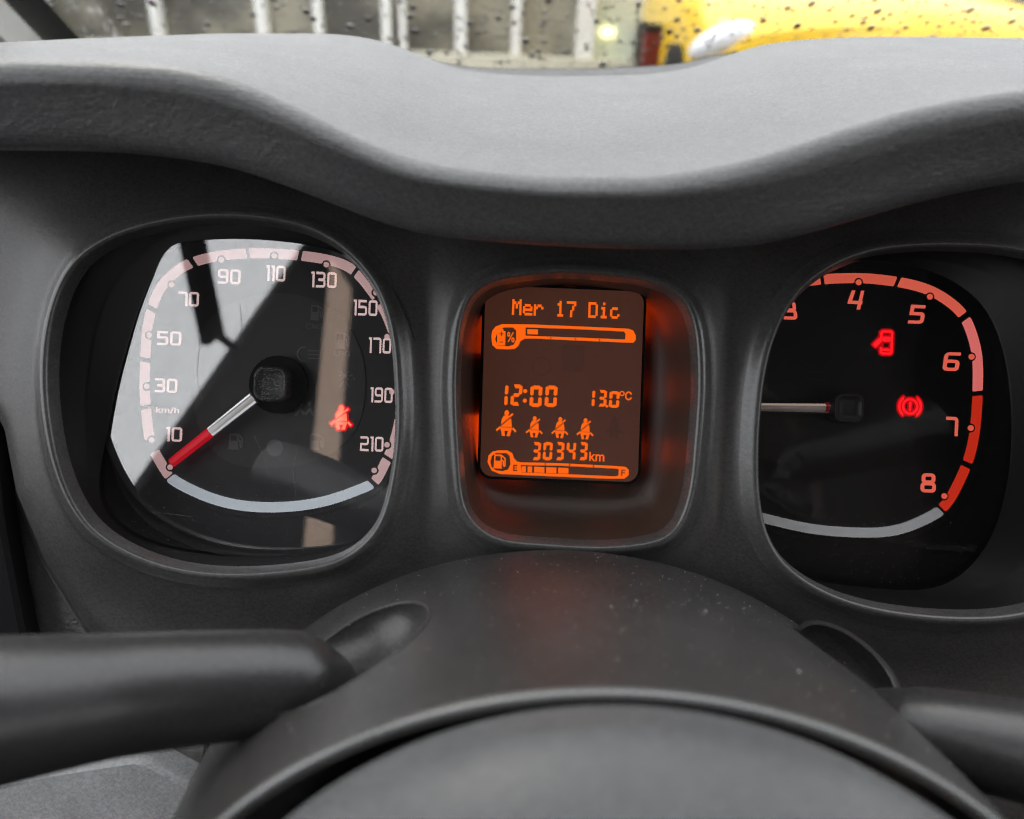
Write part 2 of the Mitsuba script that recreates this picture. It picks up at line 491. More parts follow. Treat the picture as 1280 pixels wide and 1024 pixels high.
def digit(ch, w=0.15):
    """squarish rounded numerals, 1 high, about 0.72 wide, lower left at the origin"""
    R, h = 0.72, w / 2
    ring = lambda x0, y0, x1, y1, r=0.2: rr(x0, y0, x1, y1, r).difference(rr(x0 + w, y0 + w, x1 - w, y1 - w, max(r - w, 0.05)))
    cut = lambda g, *b: g.difference(sbox(*b))
    if ch == '0':
        return ring(0, 0, R, 1)
    if ch == '1':
        return unary_union([sbox(0.12, 0, 0.12 + w, 1), Polygon([(0.0, 1), (0.14, 1), (0.14, 1 - w), (0.03, 1 - w)])])
    if ch == '8':
        return unary_union([ring(0.04, 0.46, R - 0.04, 1, 0.2), ring(0, 0, R, 0.54, 0.2)])
    if ch == '6':
        return unary_union([ring(0, 0, R, 0.6, 0.2), cut(ring(0, 0, R, 1, 0.26), 0.3, -1, 2, 0.84), sbox(0.28, 1 - w, R, 1)]).difference(sbox(w, 0.6, R + 1, 1 - w))
    if ch == '9':
        return affinity.rotate(digit('6', w), 180, origin=(R / 2, 0.5))
    if ch == '3':
        g = unary_union([ring(-0.3, 0.44, R - 0.02, 1, 0.2), ring(-0.3, 0, R, 0.56, 0.2)])
        return g.intersection(sbox(0, -1, 2, 2)).difference(sbox(-1, 0.56, 0.2, 0.85)).difference(sbox(-1, w, 0.2, 0.44)).difference(sbox(-1, 0.4, 0.16, 0.6))
    if ch == '5':
        g = unary_union([ring(-0.3, 0, R, 0.62, 0.2).intersection(sbox(0, -1, 2, 2)), sbox(0, 0.47, w, 1), sbox(0, 1 - w, R - 0.04, 1), sbox(0, 0.47, 0.3, 0.62)])
        return g
    if ch == '2':
        g = ring(-0.3, 0.40, R, 1, 0.2).intersection(sbox(0, -1, 2, 2))
        return unary_union([g, rr(0, 0, 0.5, 0.55, 0.16).difference(rr(w, -0.2, 0.8, 0.55 - w, 0.06)), sbox(0, 0, R, w), sbox(0.2, 0.40, 0.5, 0.55)]).difference(sbox(w, w, 2, 0.395))
    if ch == '7':
        return unary_union([sbox(0, 1 - w, R - 0.25, 1), rr(R - 0.5, 0.3, R - 0.02, 1, 0.2).difference(rr(R - 0.9, 0, R - 0.02 - w, 1 - w, 0.06)), sbox(R - 0.02 - w, 0, R - 0.02, 0.7)])
    if ch == '4':
        return unary_union([Polygon([(0.1, 1), (0.1 + w, 1), (w + 0.02, 0.42), (w + 0.02, 0.28), (0, 0.28), (0, 0.42)]), sbox(0, 0.28, R, 0.28 + w), Polygon([(0.5, 0), (0.5 + w, 0), (0.66 + w * 0.3, 1), (0.56, 1)])])
    raise KeyError(ch)


def number(txt, gap=0.13, w=0.15):
    x, gs = 0.0, []
    for c in txt:
        g = digit(c, w)
        g = affinity.translate(g, x - g.bounds[0], 0)
        gs.append(g)
        x = g.bounds[2] + gap
    return unary_union(gs)


def place(g, u, v, hpx, D, wpx=None, shear=0.0, rot=0.0):
    """centre a shape of unit height on a spot of the dial; sizes in the dial's own millimetres via px()"""
    x0, y0, x1, y1 = g.bounds
    g = affinity.translate(g, -(x0 + x1) / 2, -(y0 + y1) / 2)
    sy = px(hpx, D) / (y1 - y0)
    sx = px(wpx, D) / (x1 - x0) if wpx else sy
    g = affinity.scale(g, sx, sy, origin=(0, 0))
    if shear:
        g = affinity.skew(g, xs=shear, origin=(0, 0))
    if rot:
        g = affinity.rotate(g, rot, origin=(0, 0))
    c = xy(u, v, D)
    return affinity.translate(g, c[0], c[1])


def letters(txt, bold=False):
    """outline of a plain sans text, from the renderer's own lettering"""
    m = meshkit.text_mesh(txt, 1.0, 0.1, bold)
    f = m.faces[(m.face_normals[:, 2] > 0.9)]
    return unary_union([Polygon(m.vertices[t, :2]) for t in f]).buffer(0.004)


def person():
    head = Point(0, 0.86).buffer(0.15, quad_segs=8)
    torso = Polygon([(-0.17, 0.70), (0.17, 0.70), (0.27, 0.56), (0.33, 0.20), (-0.33, 0.20), (-0.27, 0.56)]).buffer(0.03)
    torso = torso.difference(LineString([(-0.6, 0.06), (0.5, 0.82)]).buffer(0.028))
    tab = LineString([(0.20, 0.70), (0.40, 0.84)]).buffer(0.055, cap_style='flat')
    legs = Polygon([(-0.36, 0.13), (0.36, 0.13), (0.24, -0.28), (0.06, -0.28), (0.13, -0.02), (-0.13, -0.02), (-0.06, -0.28), (-0.24, -0.28)]).buffer(0.015)
    ll = LineString([(-0.62, -0.03), (-0.36, 0.16)]).buffer(0.06, cap_style='flat')
    rl = LineString([(0.62, -0.06), (0.40, 0.12)]).buffer(0.06, cap_style='flat')
    return unary_union([head, torso.difference(sbox(0.17, 0.72, 1, 1)), tab, legs, ll, rl])


def pump():
    body = rr(0, 0.06, 0.56, 1, 0.06).difference(rr(0.1, 0.55, 0.46, 0.88, 0.03))
    base = sbox(-0.05, 0, 0.61, 0.06)
    hose = LineString([(0.58, 0.9), (0.78, 0.72), (0.80, 0.25), (0.74, 0.16), (0.68, 0.25), (0.66, 0.55), (0.56, 0.6)]).buffer(0.05)
    return unary_union([body, base, hose])


def car_top():
    body = rr(0, 0, 0.52, 1, 0.12).difference(rr(0.08, 0.08, 0.44, 0.92, 0.07))
    return unary_union([body.difference(sbox(-0.1, 0.30, 0.08, 0.62)), rr(0.1, 0.54, 0.42, 0.74, 0.05), rr(0.1, 0.14, 0.42, 0.24, 0.03), LineString([(0.02, 0.62), (-0.24, 0.34)]).buffer(0.085, cap_style='flat')])


def brake():
    r = Point(0, 0).buffer(0.36, quad_segs=12).difference(Point(0, 0).buffer(0.27, quad_segs=12))
    ex = unary_union([Polygon([(-0.055, 0.2), (0.055, 0.2), (0.035, -0.05), (-0.035, -0.05)]), Point(0, -0.14).buffer(0.05)])
    big = Point(0, 0).buffer(0.52, quad_segs=12).difference(Point(0, 0).buffer(0.43, quad_segs=12))
    side = big.intersection(unary_union([sbox(0.3, -1, 1, 1), sbox(-1, -1, -0.3, 1)]))
    return unary_union([r, ex, side])


PRINT = 0.0003

# ------------------------------------------------------------------ lens of a gauge: a flat pane set at a slant in its recess
def lens_plane(u, v, D, yaw, pitch):
    """centre and unit normal towards the driver; yaw turns it to the left, pitch turns it downwards"""
    c = np.r_[xy(u, v, D), D]
    n = np.array([-math.sin(yaw) * math.cos(pitch), -math.sin(pitch), -math.cos(yaw) * math.cos(pitch)])
    return c, n


def on_plane(pts, c, n):
    p = xy(*np.asarray(pts, float).T, 1.0)
    d = np.c_[p, np.ones(len(p))]
    t = (c @ n) / (d @ n)
    return d * t[:, None]


def flat_fan(P):
    c = P.mean(0)
    V = np.vstack([P, c])
    j = np.arange(len(P))
    return trimesh.Trimesh(W(V[:, 0], V[:, 1], V[:, 2]), np.stack([j, (j + 1) % len(P), j * 0 + len(P)], 1), process=False)


def facing(m):
    if (m.face_normals @ FWD).mean() > 0:
        m.invert()
    return m


def lens_and_mask(k, lens_px, o, c, n, mask_mat, pane='lens_plastic'):
    L = spline(lens_px, 300)
    P = on_plane(L, c, n)
    put('lens', facing(flat_fan(P)), pane, k)
    # mask: from the lens edge out to the recess wall
    outer = even(np.array(Polygon(o).buffer(0.0005).exterior.coords)[:-1], 900)
    ang = lambda q, m: np.arctan2(q[:, 1] - m[1], q[:, 0] - m[0])
    m0 = P[:, :2].mean(0)
    ai, ao = ang(P[:, :2], m0), ang(outer, m0)
    order = np.argsort(ao)
    Xo = np.interp(ai, ao[order], outer[order, 0], period=2 * np.pi)
    Yo = np.interp(ai, ao[order], outer[order, 1], period=2 * np.pi)
    rows = []
    for t, f in ((0, 0.12), (0.03, 0.16), (0.50, 0.40), (0.53, 0.52), (0.97, 0.93), (1.0, 1.0)):
        q = np.stack([P[:, 0] * (1 - t) + Xo * t, P[:, 1] * (1 - t) + Yo * t], -1)
        d0 = P[:, 2] + 0.0006
        rows.append(W(q[:, 0], q[:, 1], d0 * (1 - f) + (D0 + 0.0052) * f - (0.0006 if t == 0 else 0)))
    put('lens_mask', sheet(np.array(rows), True), mask_mat, k, smooth=20)


# ------------------------------------------------------------------ speedometer
RING_L = [(206, 597), (198, 585), (184, 558), (178, 525), (175, 480), (176, 446), (179, 407), (186, 379), (198, 354), (211, 340), (229, 327), (250, 319), (285, 312.5), (343, 311), (380, 314), (409, 318.5),
          (444, 332), (466, 355), (486, 385), (502, 430), (509, 480), (504, 535), (492, 572), (485, 586), (473, 606), (452, 617.5), (420, 629), (390, 636), (345, 640), (300, 637.5), (262, 628), (232, 615)]
RING_R = [(905, 628), (893, 600), (886, 560), (885, 515), (889, 470), (899, 425), (918, 385), (950, 360), (990, 348), (1030, 343), (1071, 341.5), (1120, 346), (1163, 357), (1188, 371), (1208, 390), (1221, 418),
          (1226.5, 441), (1228, 480), (1225, 532), (1217, 573), (1202, 609), (1184, 637), (1160, 653), (1120, 668), (1066, 671), (1010, 666), (960, 655), (928, 645)]


def ring_piece(ring, hub, a0, a1, wpx, D, dots=(), round_=1.6):
    """piece of the scale band between two directions (px points seen from the hub), with keyholes for the dots"""
    o = Polygon(xy(*spline(ring, 400).T, D)).buffer(0)
    band = o.difference(o.buffer(-px(wpx, D)))
    h = xy(*hub, D)
    d0, d1 = xy(*a0, D) - h, xy(*a1, D) - h
    t0, t1 = math.atan2(d0[1], d0[0]), math.atan2(d1[1], d1[0])
    while t1 > t0:
        t1 -= 2 * math.pi
    w = Polygon([h] + [h + 0.3 * np.array([math.cos(t), math.sin(t)]) for t in np.linspace(t0, t1, 24)])
    g = band.intersection(w)
    for d in dots:
        c = Point(xy(*d, D))
        g = g.difference(c.buffer(px(5.6, D)))
    r = px(round_, D)
    g = g.buffer(-r).buffer(r)
    return max(parts_of(g), key=lambda x: x.area)


HUB_L = (345, 481)


def build_speedometer():
    k = thing('speedometer', 'left gauge with km/h numbers, red tipped needle and bright window reflections', 'speedometer')
    D = D_FACE
    put('recess_wall', well(OUT[0], D + 0.004), 'black_satin', k, smooth=True)
    face = Polygon(OUT[0]).buffer(0.004)
    put('dial_face', slab(face, D + 0.002, 0.002), 'dial_grey', k)
    # the ring step round the scale and the inner plate with the tell-tales
    ring = Polygon(xy(*spline(RING_L, 300).T, D)).buffer(px(7, D))
    put('dial_step', slab(ring, D, 0.0008), 'dial_grey', k)
    Df = D - 0.0008
    pl = spline([(243, 470), (262, 400), (310, 372), (372, 369), (425, 395), (452, 440), (457, 490), (443, 540), (400, 574), (340, 585), (280, 574), (250, 535)], 160)
    put('inner_plate', slab(Polygon(xy(*pl.T, Df)), Df, 0.0005), 'dial_grey_plate', k)
    Dp = Df - 0.0005
    glow_p = em((222, 178, 176), 0.55)
    segs = [((206, 600), (188, 568), [(213, 584)]), ((186, 562), (180, 512), [(190, 550)]), ((179, 507), (176, 452), [(184, 483)]), ((176, 446), (184, 386), [(187, 419)]), ((186, 380), (236, 326), [(215, 356)]),
            ((241, 322), (307, 311), [(277, 325)]), ((311, 311), (374, 313), [(343, 320)]), ((379, 314), (446, 333), [(408, 331)]), ((450, 336), (473, 369), [(470, 366)]),
            ((478, 378), (495, 440), [(484, 421)]), ((495, 444), (496, 520), [(490, 490)]), ((496, 524), (489, 573), [(484, 556)]), ((487, 577), (474, 607), [(468, 588)])]
    for a, b, dots in segs:
        g = ring_piece(RING_L, HUB_L, a, b, 12.5, Df, dots)
        s = put('scale_segment', slab(g, Df, PRINT), 'print_pink', k, glow=glow_p)
        for d in dots:
            if d[1] > 0:
                put('dot', slab(Point(xy(*d, Df)).buffer(px(3.4, Df)), Df, PRINT), 'print_pink', s, glow=glow_p)
    g = ring_piece(RING_L, HUB_L, (470, 611), (208, 602), 12.5, Df, (), 2.5)
    put('lower_arc', slab(g, Df, 0.0012), 'print_white', k, label='pale grey arc along the bottom of the dial', glow=em((140, 147, 153)))  # unlit print; the glow is put in for ambient light
    for txt, u, v, h, w in (('10', 218, 543, 18, 20), ('30', 208, 482, 17.5, 28), ('50', 212, 423, 17.5, 30), ('70', 236, 374, 18, 26), ('90', 287, 346, 18.5, 28), ('110', 345, 342, 19.5, 24), ('130', 405, 350, 19.5, 32),
                            ('150', 457, 385, 19.5, 30), ('170', 475, 432, 19.5, 28), ('190', 477, 494, 19, 28), ('210', 465, 555, 18.5, 29)):
        g = place(number(txt), u, v, h, Df, w)
        put('numeral', slab(g, Df, PRINT), 'print_pink', k, glow=em((238, 205, 202), 0.7), label=f'number {txt} on the speed scale')
    put('unit_text', slab(place(letters('km/h', True), 210, 513, 8, Df, 29), Df, PRINT), 'print_pink', k, glow=glow_p, label='small km/h lettering')
    # unlit tell-tales
    for g, u, v, h, w, nm in ((pump(), 396, 391, 19, 16, 'unlit fuel pump symbol above the letters CNG'), (letters('CNG'), 393, 408, 7, 20, 'unlit letters CNG'), (pump(), 428, 426, 21, 19, 'unlit fuel pump symbol above the letters LPG'),
                              (letters('LPG'), 428, 442, 7, 20, 'unlit letters LPG'), (pump(), 295, 552, 20, 19, 'unlit fuel pump symbol left of the round spot'), (pump(), 396, 552, 20, 19, 'unlit fuel pump symbol right of the round spot'),
                              (Point(0, 0).buffer(1), 344, 560, 21, 21, 'round grey light sensor spot'),
                              (unary_union([Point(0, 0.7).buffer(0.22), Point(0.75, 0.75).buffer(0.16), LineString([(-0.35, 0), (0, 0.36), (0.3, 0.1)]).buffer(0.1), LineString([(0.5, 0.1), (0.85, 0.4), (1.1, 0.05)]).buffer(0.09)]), 381, 511, 20, 24, 'unlit airbag symbol'),
                              (unary_union([LineString([(-0.3, 0), (0.3, 0.6)]).buffer(0.06), LineString([(-0.3, 0.6), (0.3, 0)]).buffer(0.06), LineString([(-0.4, 0.3), (0.4, 0.3)]).buffer(0.05), Point(0.55, 0.35).buffer(0.09), Point(0.75, 0.1).buffer(0.09),
                                            LineString([(-0.1, -0.1), (-0.3, -0.5)]).buffer(0.05), LineString([(0.1, -0.1), (0.35, -0.5)]).buffer(0.05)]), 434, 474, 20, 20, 'unlit symbol of crossed lines'),
                              (unary_union([Point(0, 0).buffer(0.5).intersection(sbox(-1, -1, 0.05, 1)).difference(Point(0, 0).buffer(0.4)), sbox(0.2, 0.2, 0.9, 0.28), sbox(0.2, -0.04, 0.9, 0.04), sbox(0.2, -0.28, 0.9, -0.2)]), 385, 443, 20, 28, 'unlit fog lamp symbol')):
        put('unlit_symbol', slab(place(g, u, v, h, Dp, w), Dp, 0.0002), 'print_ghost', k, label=nm)
    # lit seat-belt lamp
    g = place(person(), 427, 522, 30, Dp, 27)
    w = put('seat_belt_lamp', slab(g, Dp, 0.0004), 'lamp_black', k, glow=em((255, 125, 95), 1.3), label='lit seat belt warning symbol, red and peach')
    put('red_rim', slab(g.buffer(px(2.2, Dp)), Dp, 0.0002), 'lamp_black', w, glow=em((235, 5, 25)))  # bloom round the lit symbol, painted as a larger dim red plate
    # needle
    hz, tip = xy(338, 481, 0.3005), xy(214, 579, 0.3035)
    hz3, tip3 = np.r_[hz, 0.3005], np.r_[tip, 0.3035]
    t = (tip3 - hz3) / np.linalg.norm(tip3 - hz3)
    s = np.cross(t, [0, 0, 1.0])
    s /= np.linalg.norm(s)
    Ln = np.linalg.norm(tip3 - hz3)

    def blade(a, b, wa, wb, hgt):
        V = []
        for f, w in ((a, wa), (b, wb)):
            c = hz3 + t * Ln * f
            V += [c + s * w / 2, c + s * w * 0.22 + [0, 0, -hgt], c + s * w * -0.22 + [0, 0, -hgt], c - s * w / 2, c - s * w / 2 + [0, 0, 0.0008], c + s * w / 2 + [0, 0, 0.0008]]
        V = np.array(V)
        return trimesh.convex.convex_hull(W(V[:, 0], V[:, 1], V[:, 2]))
    n = put('needle', blade(0.16, 0.60, 0.0047, 0.0040, 0.0012), 'chrome', k, label='chrome needle shaft pointing at zero')
    up_ = s if s[1] > 0 else -s
    V = []
    for f, w in ((0.17, 0.0046), (0.60, 0.0040)):
        c = hz3 + t * Ln * f + [0, 0, -0.00125]
        V += [c + up_ * w * 0.46 + [0, 0, 0.0006], c + up_ * w * 0.06, c + up_ * w * 0.46 + [0, 0, 0.0010], c + up_ * w * 0.06 + [0, 0, 0.0006]]
    V = np.array(V)
    put('light_guide', trimesh.convex.convex_hull(W(V[:, 0], V[:, 1], V[:, 2])), 'needle_silver', n, glow=em((150, 150, 152)))  # upper facet of the shaft, its brightness put in as glow
    V = []
    for f, w in ((0.17, 0.0046), (0.60, 0.0040)):
        c = hz3 + t * Ln * f + [0, 0, -0.0009]
        V += [c - up_ * w * 0.46, c - up_ * w * 0.34 + [0, 0, -0.0003], c - up_ * w * 0.46 + [0, 0, 0.0008], c - up_ * w * 0.30 + [0, 0, 0.0006]]
    V = np.array(V)
    put('bright_edge', trimesh.convex.convex_hull(W(V[:, 0], V[:, 1], V[:, 2])), 'needle_silver', n, glow=em((200, 200, 205)))  # white highlight on the shaft's lower edge, painted as glow
    put('red_tip', blade(0.60, 1.0, 0.0040, 0.0036, 0.0010), 'needle_red', n, glow=em((165, 6, 24)))
    disc = Point(xy(349, 481, 0.3068)).buffer(px(36, 0.3068), quad_segs=24)
    put('hub_disc', slab(disc, D - 0.0013, 0.0035), 'black_matte', n)
    capo = xy(338, 480, 0.2985)
    cap = rr(-px(22, 0.2985), -px(22, 0.2985), px(22, 0.2985), px(22, 0.2985), px(13, 0.2985))
    V, rows = [], []
    base = even(np.array(cap.exterior.coords)[:-1], 90)
    for f, d in ((1.0, 0.3040), (1.0, 0.2994), (0.95, 0.2984), (0.86, 0.2980), (0.76, 0.2983), (0.66, 0.2990), (0.5, 0.2993), (0.25, 0.2993), (0.01, 0.2993)):
        rows.append(W(capo[0] + base[:, 0] * f, capo[1] + base[:, 1] * f, d))
    put('hub', sheet(np.array(rows), True), 'hub_speckled', n, smooth=True, label='rounded square speckled needle hub')
    lens = [(215, 308), (192, 345), (176, 385), (162, 430), (151, 470), (143, 505), (133, 560), (127, 600), (130, 628), (143, 650), (166, 668), (200, 681), (260, 692), (320, 696), (380, 693), (430, 684), (470, 668), (500, 640),
            (514, 590), (522, 520), (522, 450), (508, 390), (482, 350), (450, 328), (410, 312), (360, 303), (300, 299), (245, 301)]
    c, nn = lens_plane(338, 490, 0.2800, math.radians(LENS_YAW), math.radians(LENS_PITCH))
    lens_and_mask(k, lens, OUT[0], c, nn, 'black_soft')
    scatter(k, c, nn, [(170, 560), (470, 560), (470, 660), (380, 690), (220, 682), (160, 655)], 330, 21)
    for pts in ([(318, 545), (330, 572), (336, 596)], [(250, 420), (246, 470), (252, 500)], [(372, 560), (366, 590), (370, 622)], [(300, 380), (303, 430)], [(190, 640), (240, 646)]):
        P = on_plane(pts, c + nn * 0.0003, nn)
        put('scratch', tube(W(P[:, 0], P[:, 1], P[:, 2]), 0.00004, 5), 'speck', k)
    return k


def scatter(k, c, n, region, count, seed, rmax=0.00011, name='dust'):
    rng = np.random.default_rng(seed)
    g = Polygon(region)
    x0, y0, x1, y1 = g.bounds
    ms = []
    while len(ms) < count:
        u, v = rng.uniform(x0, x1), rng.uniform(y0, y1)
        if not g.contains(Point(u, v)) or rng.random() > ((v - y0) / (y1 - y0)) ** 0.7 + 0.1:
            continue
        p = on_plane([(u, v)], c - n * -0.0003, n)[0]
        r = min(0.00004 + rng.gamma(1.2, 0.000035), rmax)
        e = trimesh.creation.icosphere(subdivisions=0, radius=r)
        e.vertices = W(*(e.vertices * rng.uniform(0.6, 1.5, 3) + p).T)
        ms.append(e)
    put(name, trimesh.util.concatenate(ms), 'speck', k, kind='stuff')


LENS_YAW, LENS_PITCH = 4.0, 6.0
build_speedometer()

# ------------------------------------------------------------------ tachometer
HUB_R = (1052, 510)


def build_tachometer():
    k = thing('tachometer', 'right dark gauge with numbers 3 to 8 and two lit red lamps', 'tachometer')
    D = D_FACE
    put('recess_wall', well(OUT[2], D + 0.004), 'black_gloss', k, smooth=True)
    put('dial_face', slab(Polygon(OUT[2]).buffer(0.004), D + 0.002, 0.002), 'dial_black', k)
    ring = Polygon(xy(*spline(RING_R, 300).T, D)).buffer(px(9, D))
    put('dial_step', slab(ring, D, 0.0008), 'dial_black', k)
    Df = D - 0.0008
    segs = [((889, 470), (922, 382), [], 'a'), ((925, 378), (1024, 343), [(985, 361)], 'a'), ((1029, 343), (1121, 347), [(1073, 353)], 'a'), ((1126, 348), (1207, 390), [(1162, 371)], 'b'), ((1212, 396), (1228, 488), [(1214, 446)], 'c'),
            ((1228, 494), (1215, 580), [(1213, 535)], 'r'), ((1211, 586), (1182, 640), [(1180, 620)], 'r')]
    tint = {'a': em((196, 82, 62)), 'b': em((204, 88, 70)), 'c': em((205, 102, 98)), 'r': em((178, 32, 6))}
    for a, b, dots, q in segs:
        g = ring_piece(RING_R, HUB_R, a, b, 12.5, Df, dots)
        s = put('scale_segment', slab(g, Df, PRINT), 'print_red', k, glow=tint[q], label='deep red band of the red zone' if q == 'r' else None)
        for d in dots:
            put('dot', slab(Point(xy(*d, Df)).buffer(px(3.6, Df)), Df, PRINT), 'print_red', s, glow=em((205, 85, 65)))
    g = ring_piece(RING_R, HUB_R, (1181, 645), (903, 632), 12, Df, (), 2.5)
    put('lower_arc', slab(g, Df, 0.0012), 'print_white', k, label='grey arc along the bottom of the dial', glow=em((66, 62, 60)))  # print without a lamp, glow added in place of ambient light
    for txt, u, v, h, w, sh in (('3', 987, 388, 23, 17, -8), ('4', 1069, 375, 23.5, 18, 8), ('5', 1146, 393, 23.5, 19, 8), ('6', 1189, 452, 23.5, 20, 6), ('7', 1189.5, 533, 24, 15, 0), ('8', 1160, 603.5, 24, 19, 0)):
        put('numeral', slab(place(number(txt, w=0.17), u, v, h, Df, w, sh), Df, PRINT), 'print_red', k, glow=em((214, 92, 74)), label=f'number {txt} on the rev scale')
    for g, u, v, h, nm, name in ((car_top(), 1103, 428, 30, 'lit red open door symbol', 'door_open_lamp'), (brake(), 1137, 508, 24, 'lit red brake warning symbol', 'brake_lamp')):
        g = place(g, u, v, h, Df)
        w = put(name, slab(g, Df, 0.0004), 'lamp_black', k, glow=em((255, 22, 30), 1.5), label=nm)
        put('red_rim', slab(g.buffer(px(2.3, Df)), Df, 0.0002), 'lamp_black', w, glow=em((185, 0, 10)))  # dim red plate under each symbol paints its bloom
    for g, u, v, h, w in ((Point(0, 0).buffer(1).difference(Point(0, 0).buffer(0.8)), 1090, 471, 22, 22), (rr(0, 0, 1, 0.5, 0.1).difference(rr(0.1, 0.1, 0.9, 0.4, 0.05)), 1020, 470, 12, 26), (Polygon([(0, 0), (1, 0), (0.5, 0.9)]).difference(Polygon([(0.2, 0.1), (0.8, 0.1), (0.5, 0.7)])), 1042, 590, 20, 24),
                          (Polygon([(0, 0), (1, 0), (0.5, 0.9)]).difference(Polygon([(0.2, 0.1), (0.8, 0.1), (0.5, 0.7)])), 1092, 588, 20, 24), (Point(0, 0).buffer(1).difference(Point(0, 0).buffer(0.8)), 1130, 556, 20, 24)):
        put('unlit_symbol', slab(place(g, u, v, h, Df, w), Df, 0.0002), 'print_ghost_dark', k)
    a, b = np.r_[xy(1036, 510, 0.3035), 0.3035], np.r_[xy(905, 508, 0.3035), 0.3035]
    V = []
    for c, w in ((a, 0.0036), (b, 0.0030)):
        V += [c + [0, w / 2, 0], c + [0, w * 0.2, -0.0012], c + [0, -w * 0.2, -0.0012], c - [0, w / 2, 0], c + [0, -w / 2, 0.0008], c + [0, w / 2, 0.0008]]
    V = np.array(V)
    n = put('needle', trimesh.convex.convex_hull(W(V[:, 0], V[:, 1], V[:, 2])), 'needle_silver', k, glow=em((46, 36, 31)), label='chrome needle shaft lying level, pointing left')  # sheen of the shaft put in as a dim brownish glow
    V = np.array([c + np.array([0, y_, z_]) for c, w in ((a, 0.0036), (b, 0.0030)) for y_, z_ in ((w * 0.44, -0.0003), (w * 0.22, -0.0014), (w * 0.44, 0.0004), (w * 0.22, 0))])
    put('bright_edge', trimesh.convex.convex_hull(W(V[:, 0], V[:, 1], V[:, 2])), 'needle_silver', n, glow=em((150, 132, 118)))  # highlight along the shaft's top, painted as a glowing strip
    e = xy(1032, 509.5, 0.3022)
    put('red_end', slab(sbox(e[0] + 0.0002, e[1] - 0.0016, e[0] + 0.0016, e[1] + 0.0022), 0.3040, 0.0018), 'needle_red', n)
    o = xy(1062, 510, 0.299)
    cap = rr(-px(19, 0.299), -px(19, 0.299), px(19, 0.299), px(19, 0.299), px(10, 0.299))
    base = even(np.array(cap.exterior.coords)[:-1], 90)
    rows = [W(o[0] + base[:, 0] * f, o[1] + base[:, 1] * f, d) for f, d in ((1.0, 0.306), (1.0, 0.2996), (0.94, 0.2990), (0.84, 0.2988), (0.74, 0.2992), (0.6, 0.3), (0.3, 0.3), (0.01, 0.3))]
    put('hub', sheet(np.array(rows), True), 'black_satin', n, smooth=True)
    lens = np.array([(905, 500), (905, 600), (915, 660), (950, 700), (1010, 722), (1090, 733), (1180, 726), (1222, 690), (1250, 630), (1262, 560), (1262, 490), (1252, 430), (1228, 380), (1190, 350), (1130, 330), (1060, 325), (990, 330), (940, 360), (915, 420)], float)
    c, nn = lens_plane(1080, 525, 0.287, math.radians(10.0), math.radians(17.0))
    lens_and_mask(k, lens, OUT[2], c, nn, 'black_soft', 'lens_clear')
    scatter(k, c, nn, [(955, 560), (1040, 640), (1220, 650), (1200, 720), (1040, 735), (975, 700)], 260, 22)


build_tachometer()

# ------------------------------------------------------------------ trip display
FONT5 = {'M': '10001 11011 10101 10101 10001 10001 10001', 'e': '00000 00000 01110 10001 11111 10000 01111', 'r': '00000 00000 10110 11001 10000 10000 10000', '1': '00100 01100 00100 00100 00100 00100 01110',
         '7': '11111 00001 00010 00010 00100 00100 00100', 'D': '11110 10001 10001 10001 10001 10001 11110', 'i': '00100 00000 01100 00100 00100 00100 01110', 'c': '00000 00000 01110 10000 10000 10001 01110'}
SEVEN = {'0': 'abcdef', '1': 'bc', '2': 'abged', '3': 'abgcd', '4': 'fgbc'}


def seg7(ch):
    w, g = 0.185, 0.022
    X, Y = 0.60, 1.0
    def hseg(y):
        lo, hi = y - w / 2, y + w / 2
        return Polygon([(w * 0.55 + g, y if 0.2 < y < 0.8 else (hi if y > 0.5 else lo)), (w * 0.8 + g, hi), (X - w * 0.8 - g, hi), (X - w * 0.55 - g, y if 0.2 < y < 0.8 else (hi if y > 0.5 else lo)), (X - w - g, lo), (w + g, lo)]) if y > 0.2 else \
            Polygon([(w * 0.55 + g, lo), (X - w * 0.55 - g, lo), (X - w - g, hi), (w + g, hi)])
    def vseg(x, y0, y1):
        return Polygon([(x - w / 2, y0 + g + 0.05), (x, y0 + g), (x + w / 2, y0 + g + 0.06), (x + w / 2, y1 - g - 0.06), (x, y1 - g), (x - w / 2, y1 - g - 0.05)])
    S = {'a': hseg(Y - w / 2), 'g': hseg(0.5), 'd': hseg(w / 2), 'f': vseg(w / 2, 0.5, 0.99), 'b': vseg(X - w / 2, 0.5, 0.99), 'e': vseg(w / 2, 0.01, 0.5), 'c': vseg(X - w / 2, 0.01, 0.5)}
    return unary_union([S[c] for c in SEVEN[ch]])


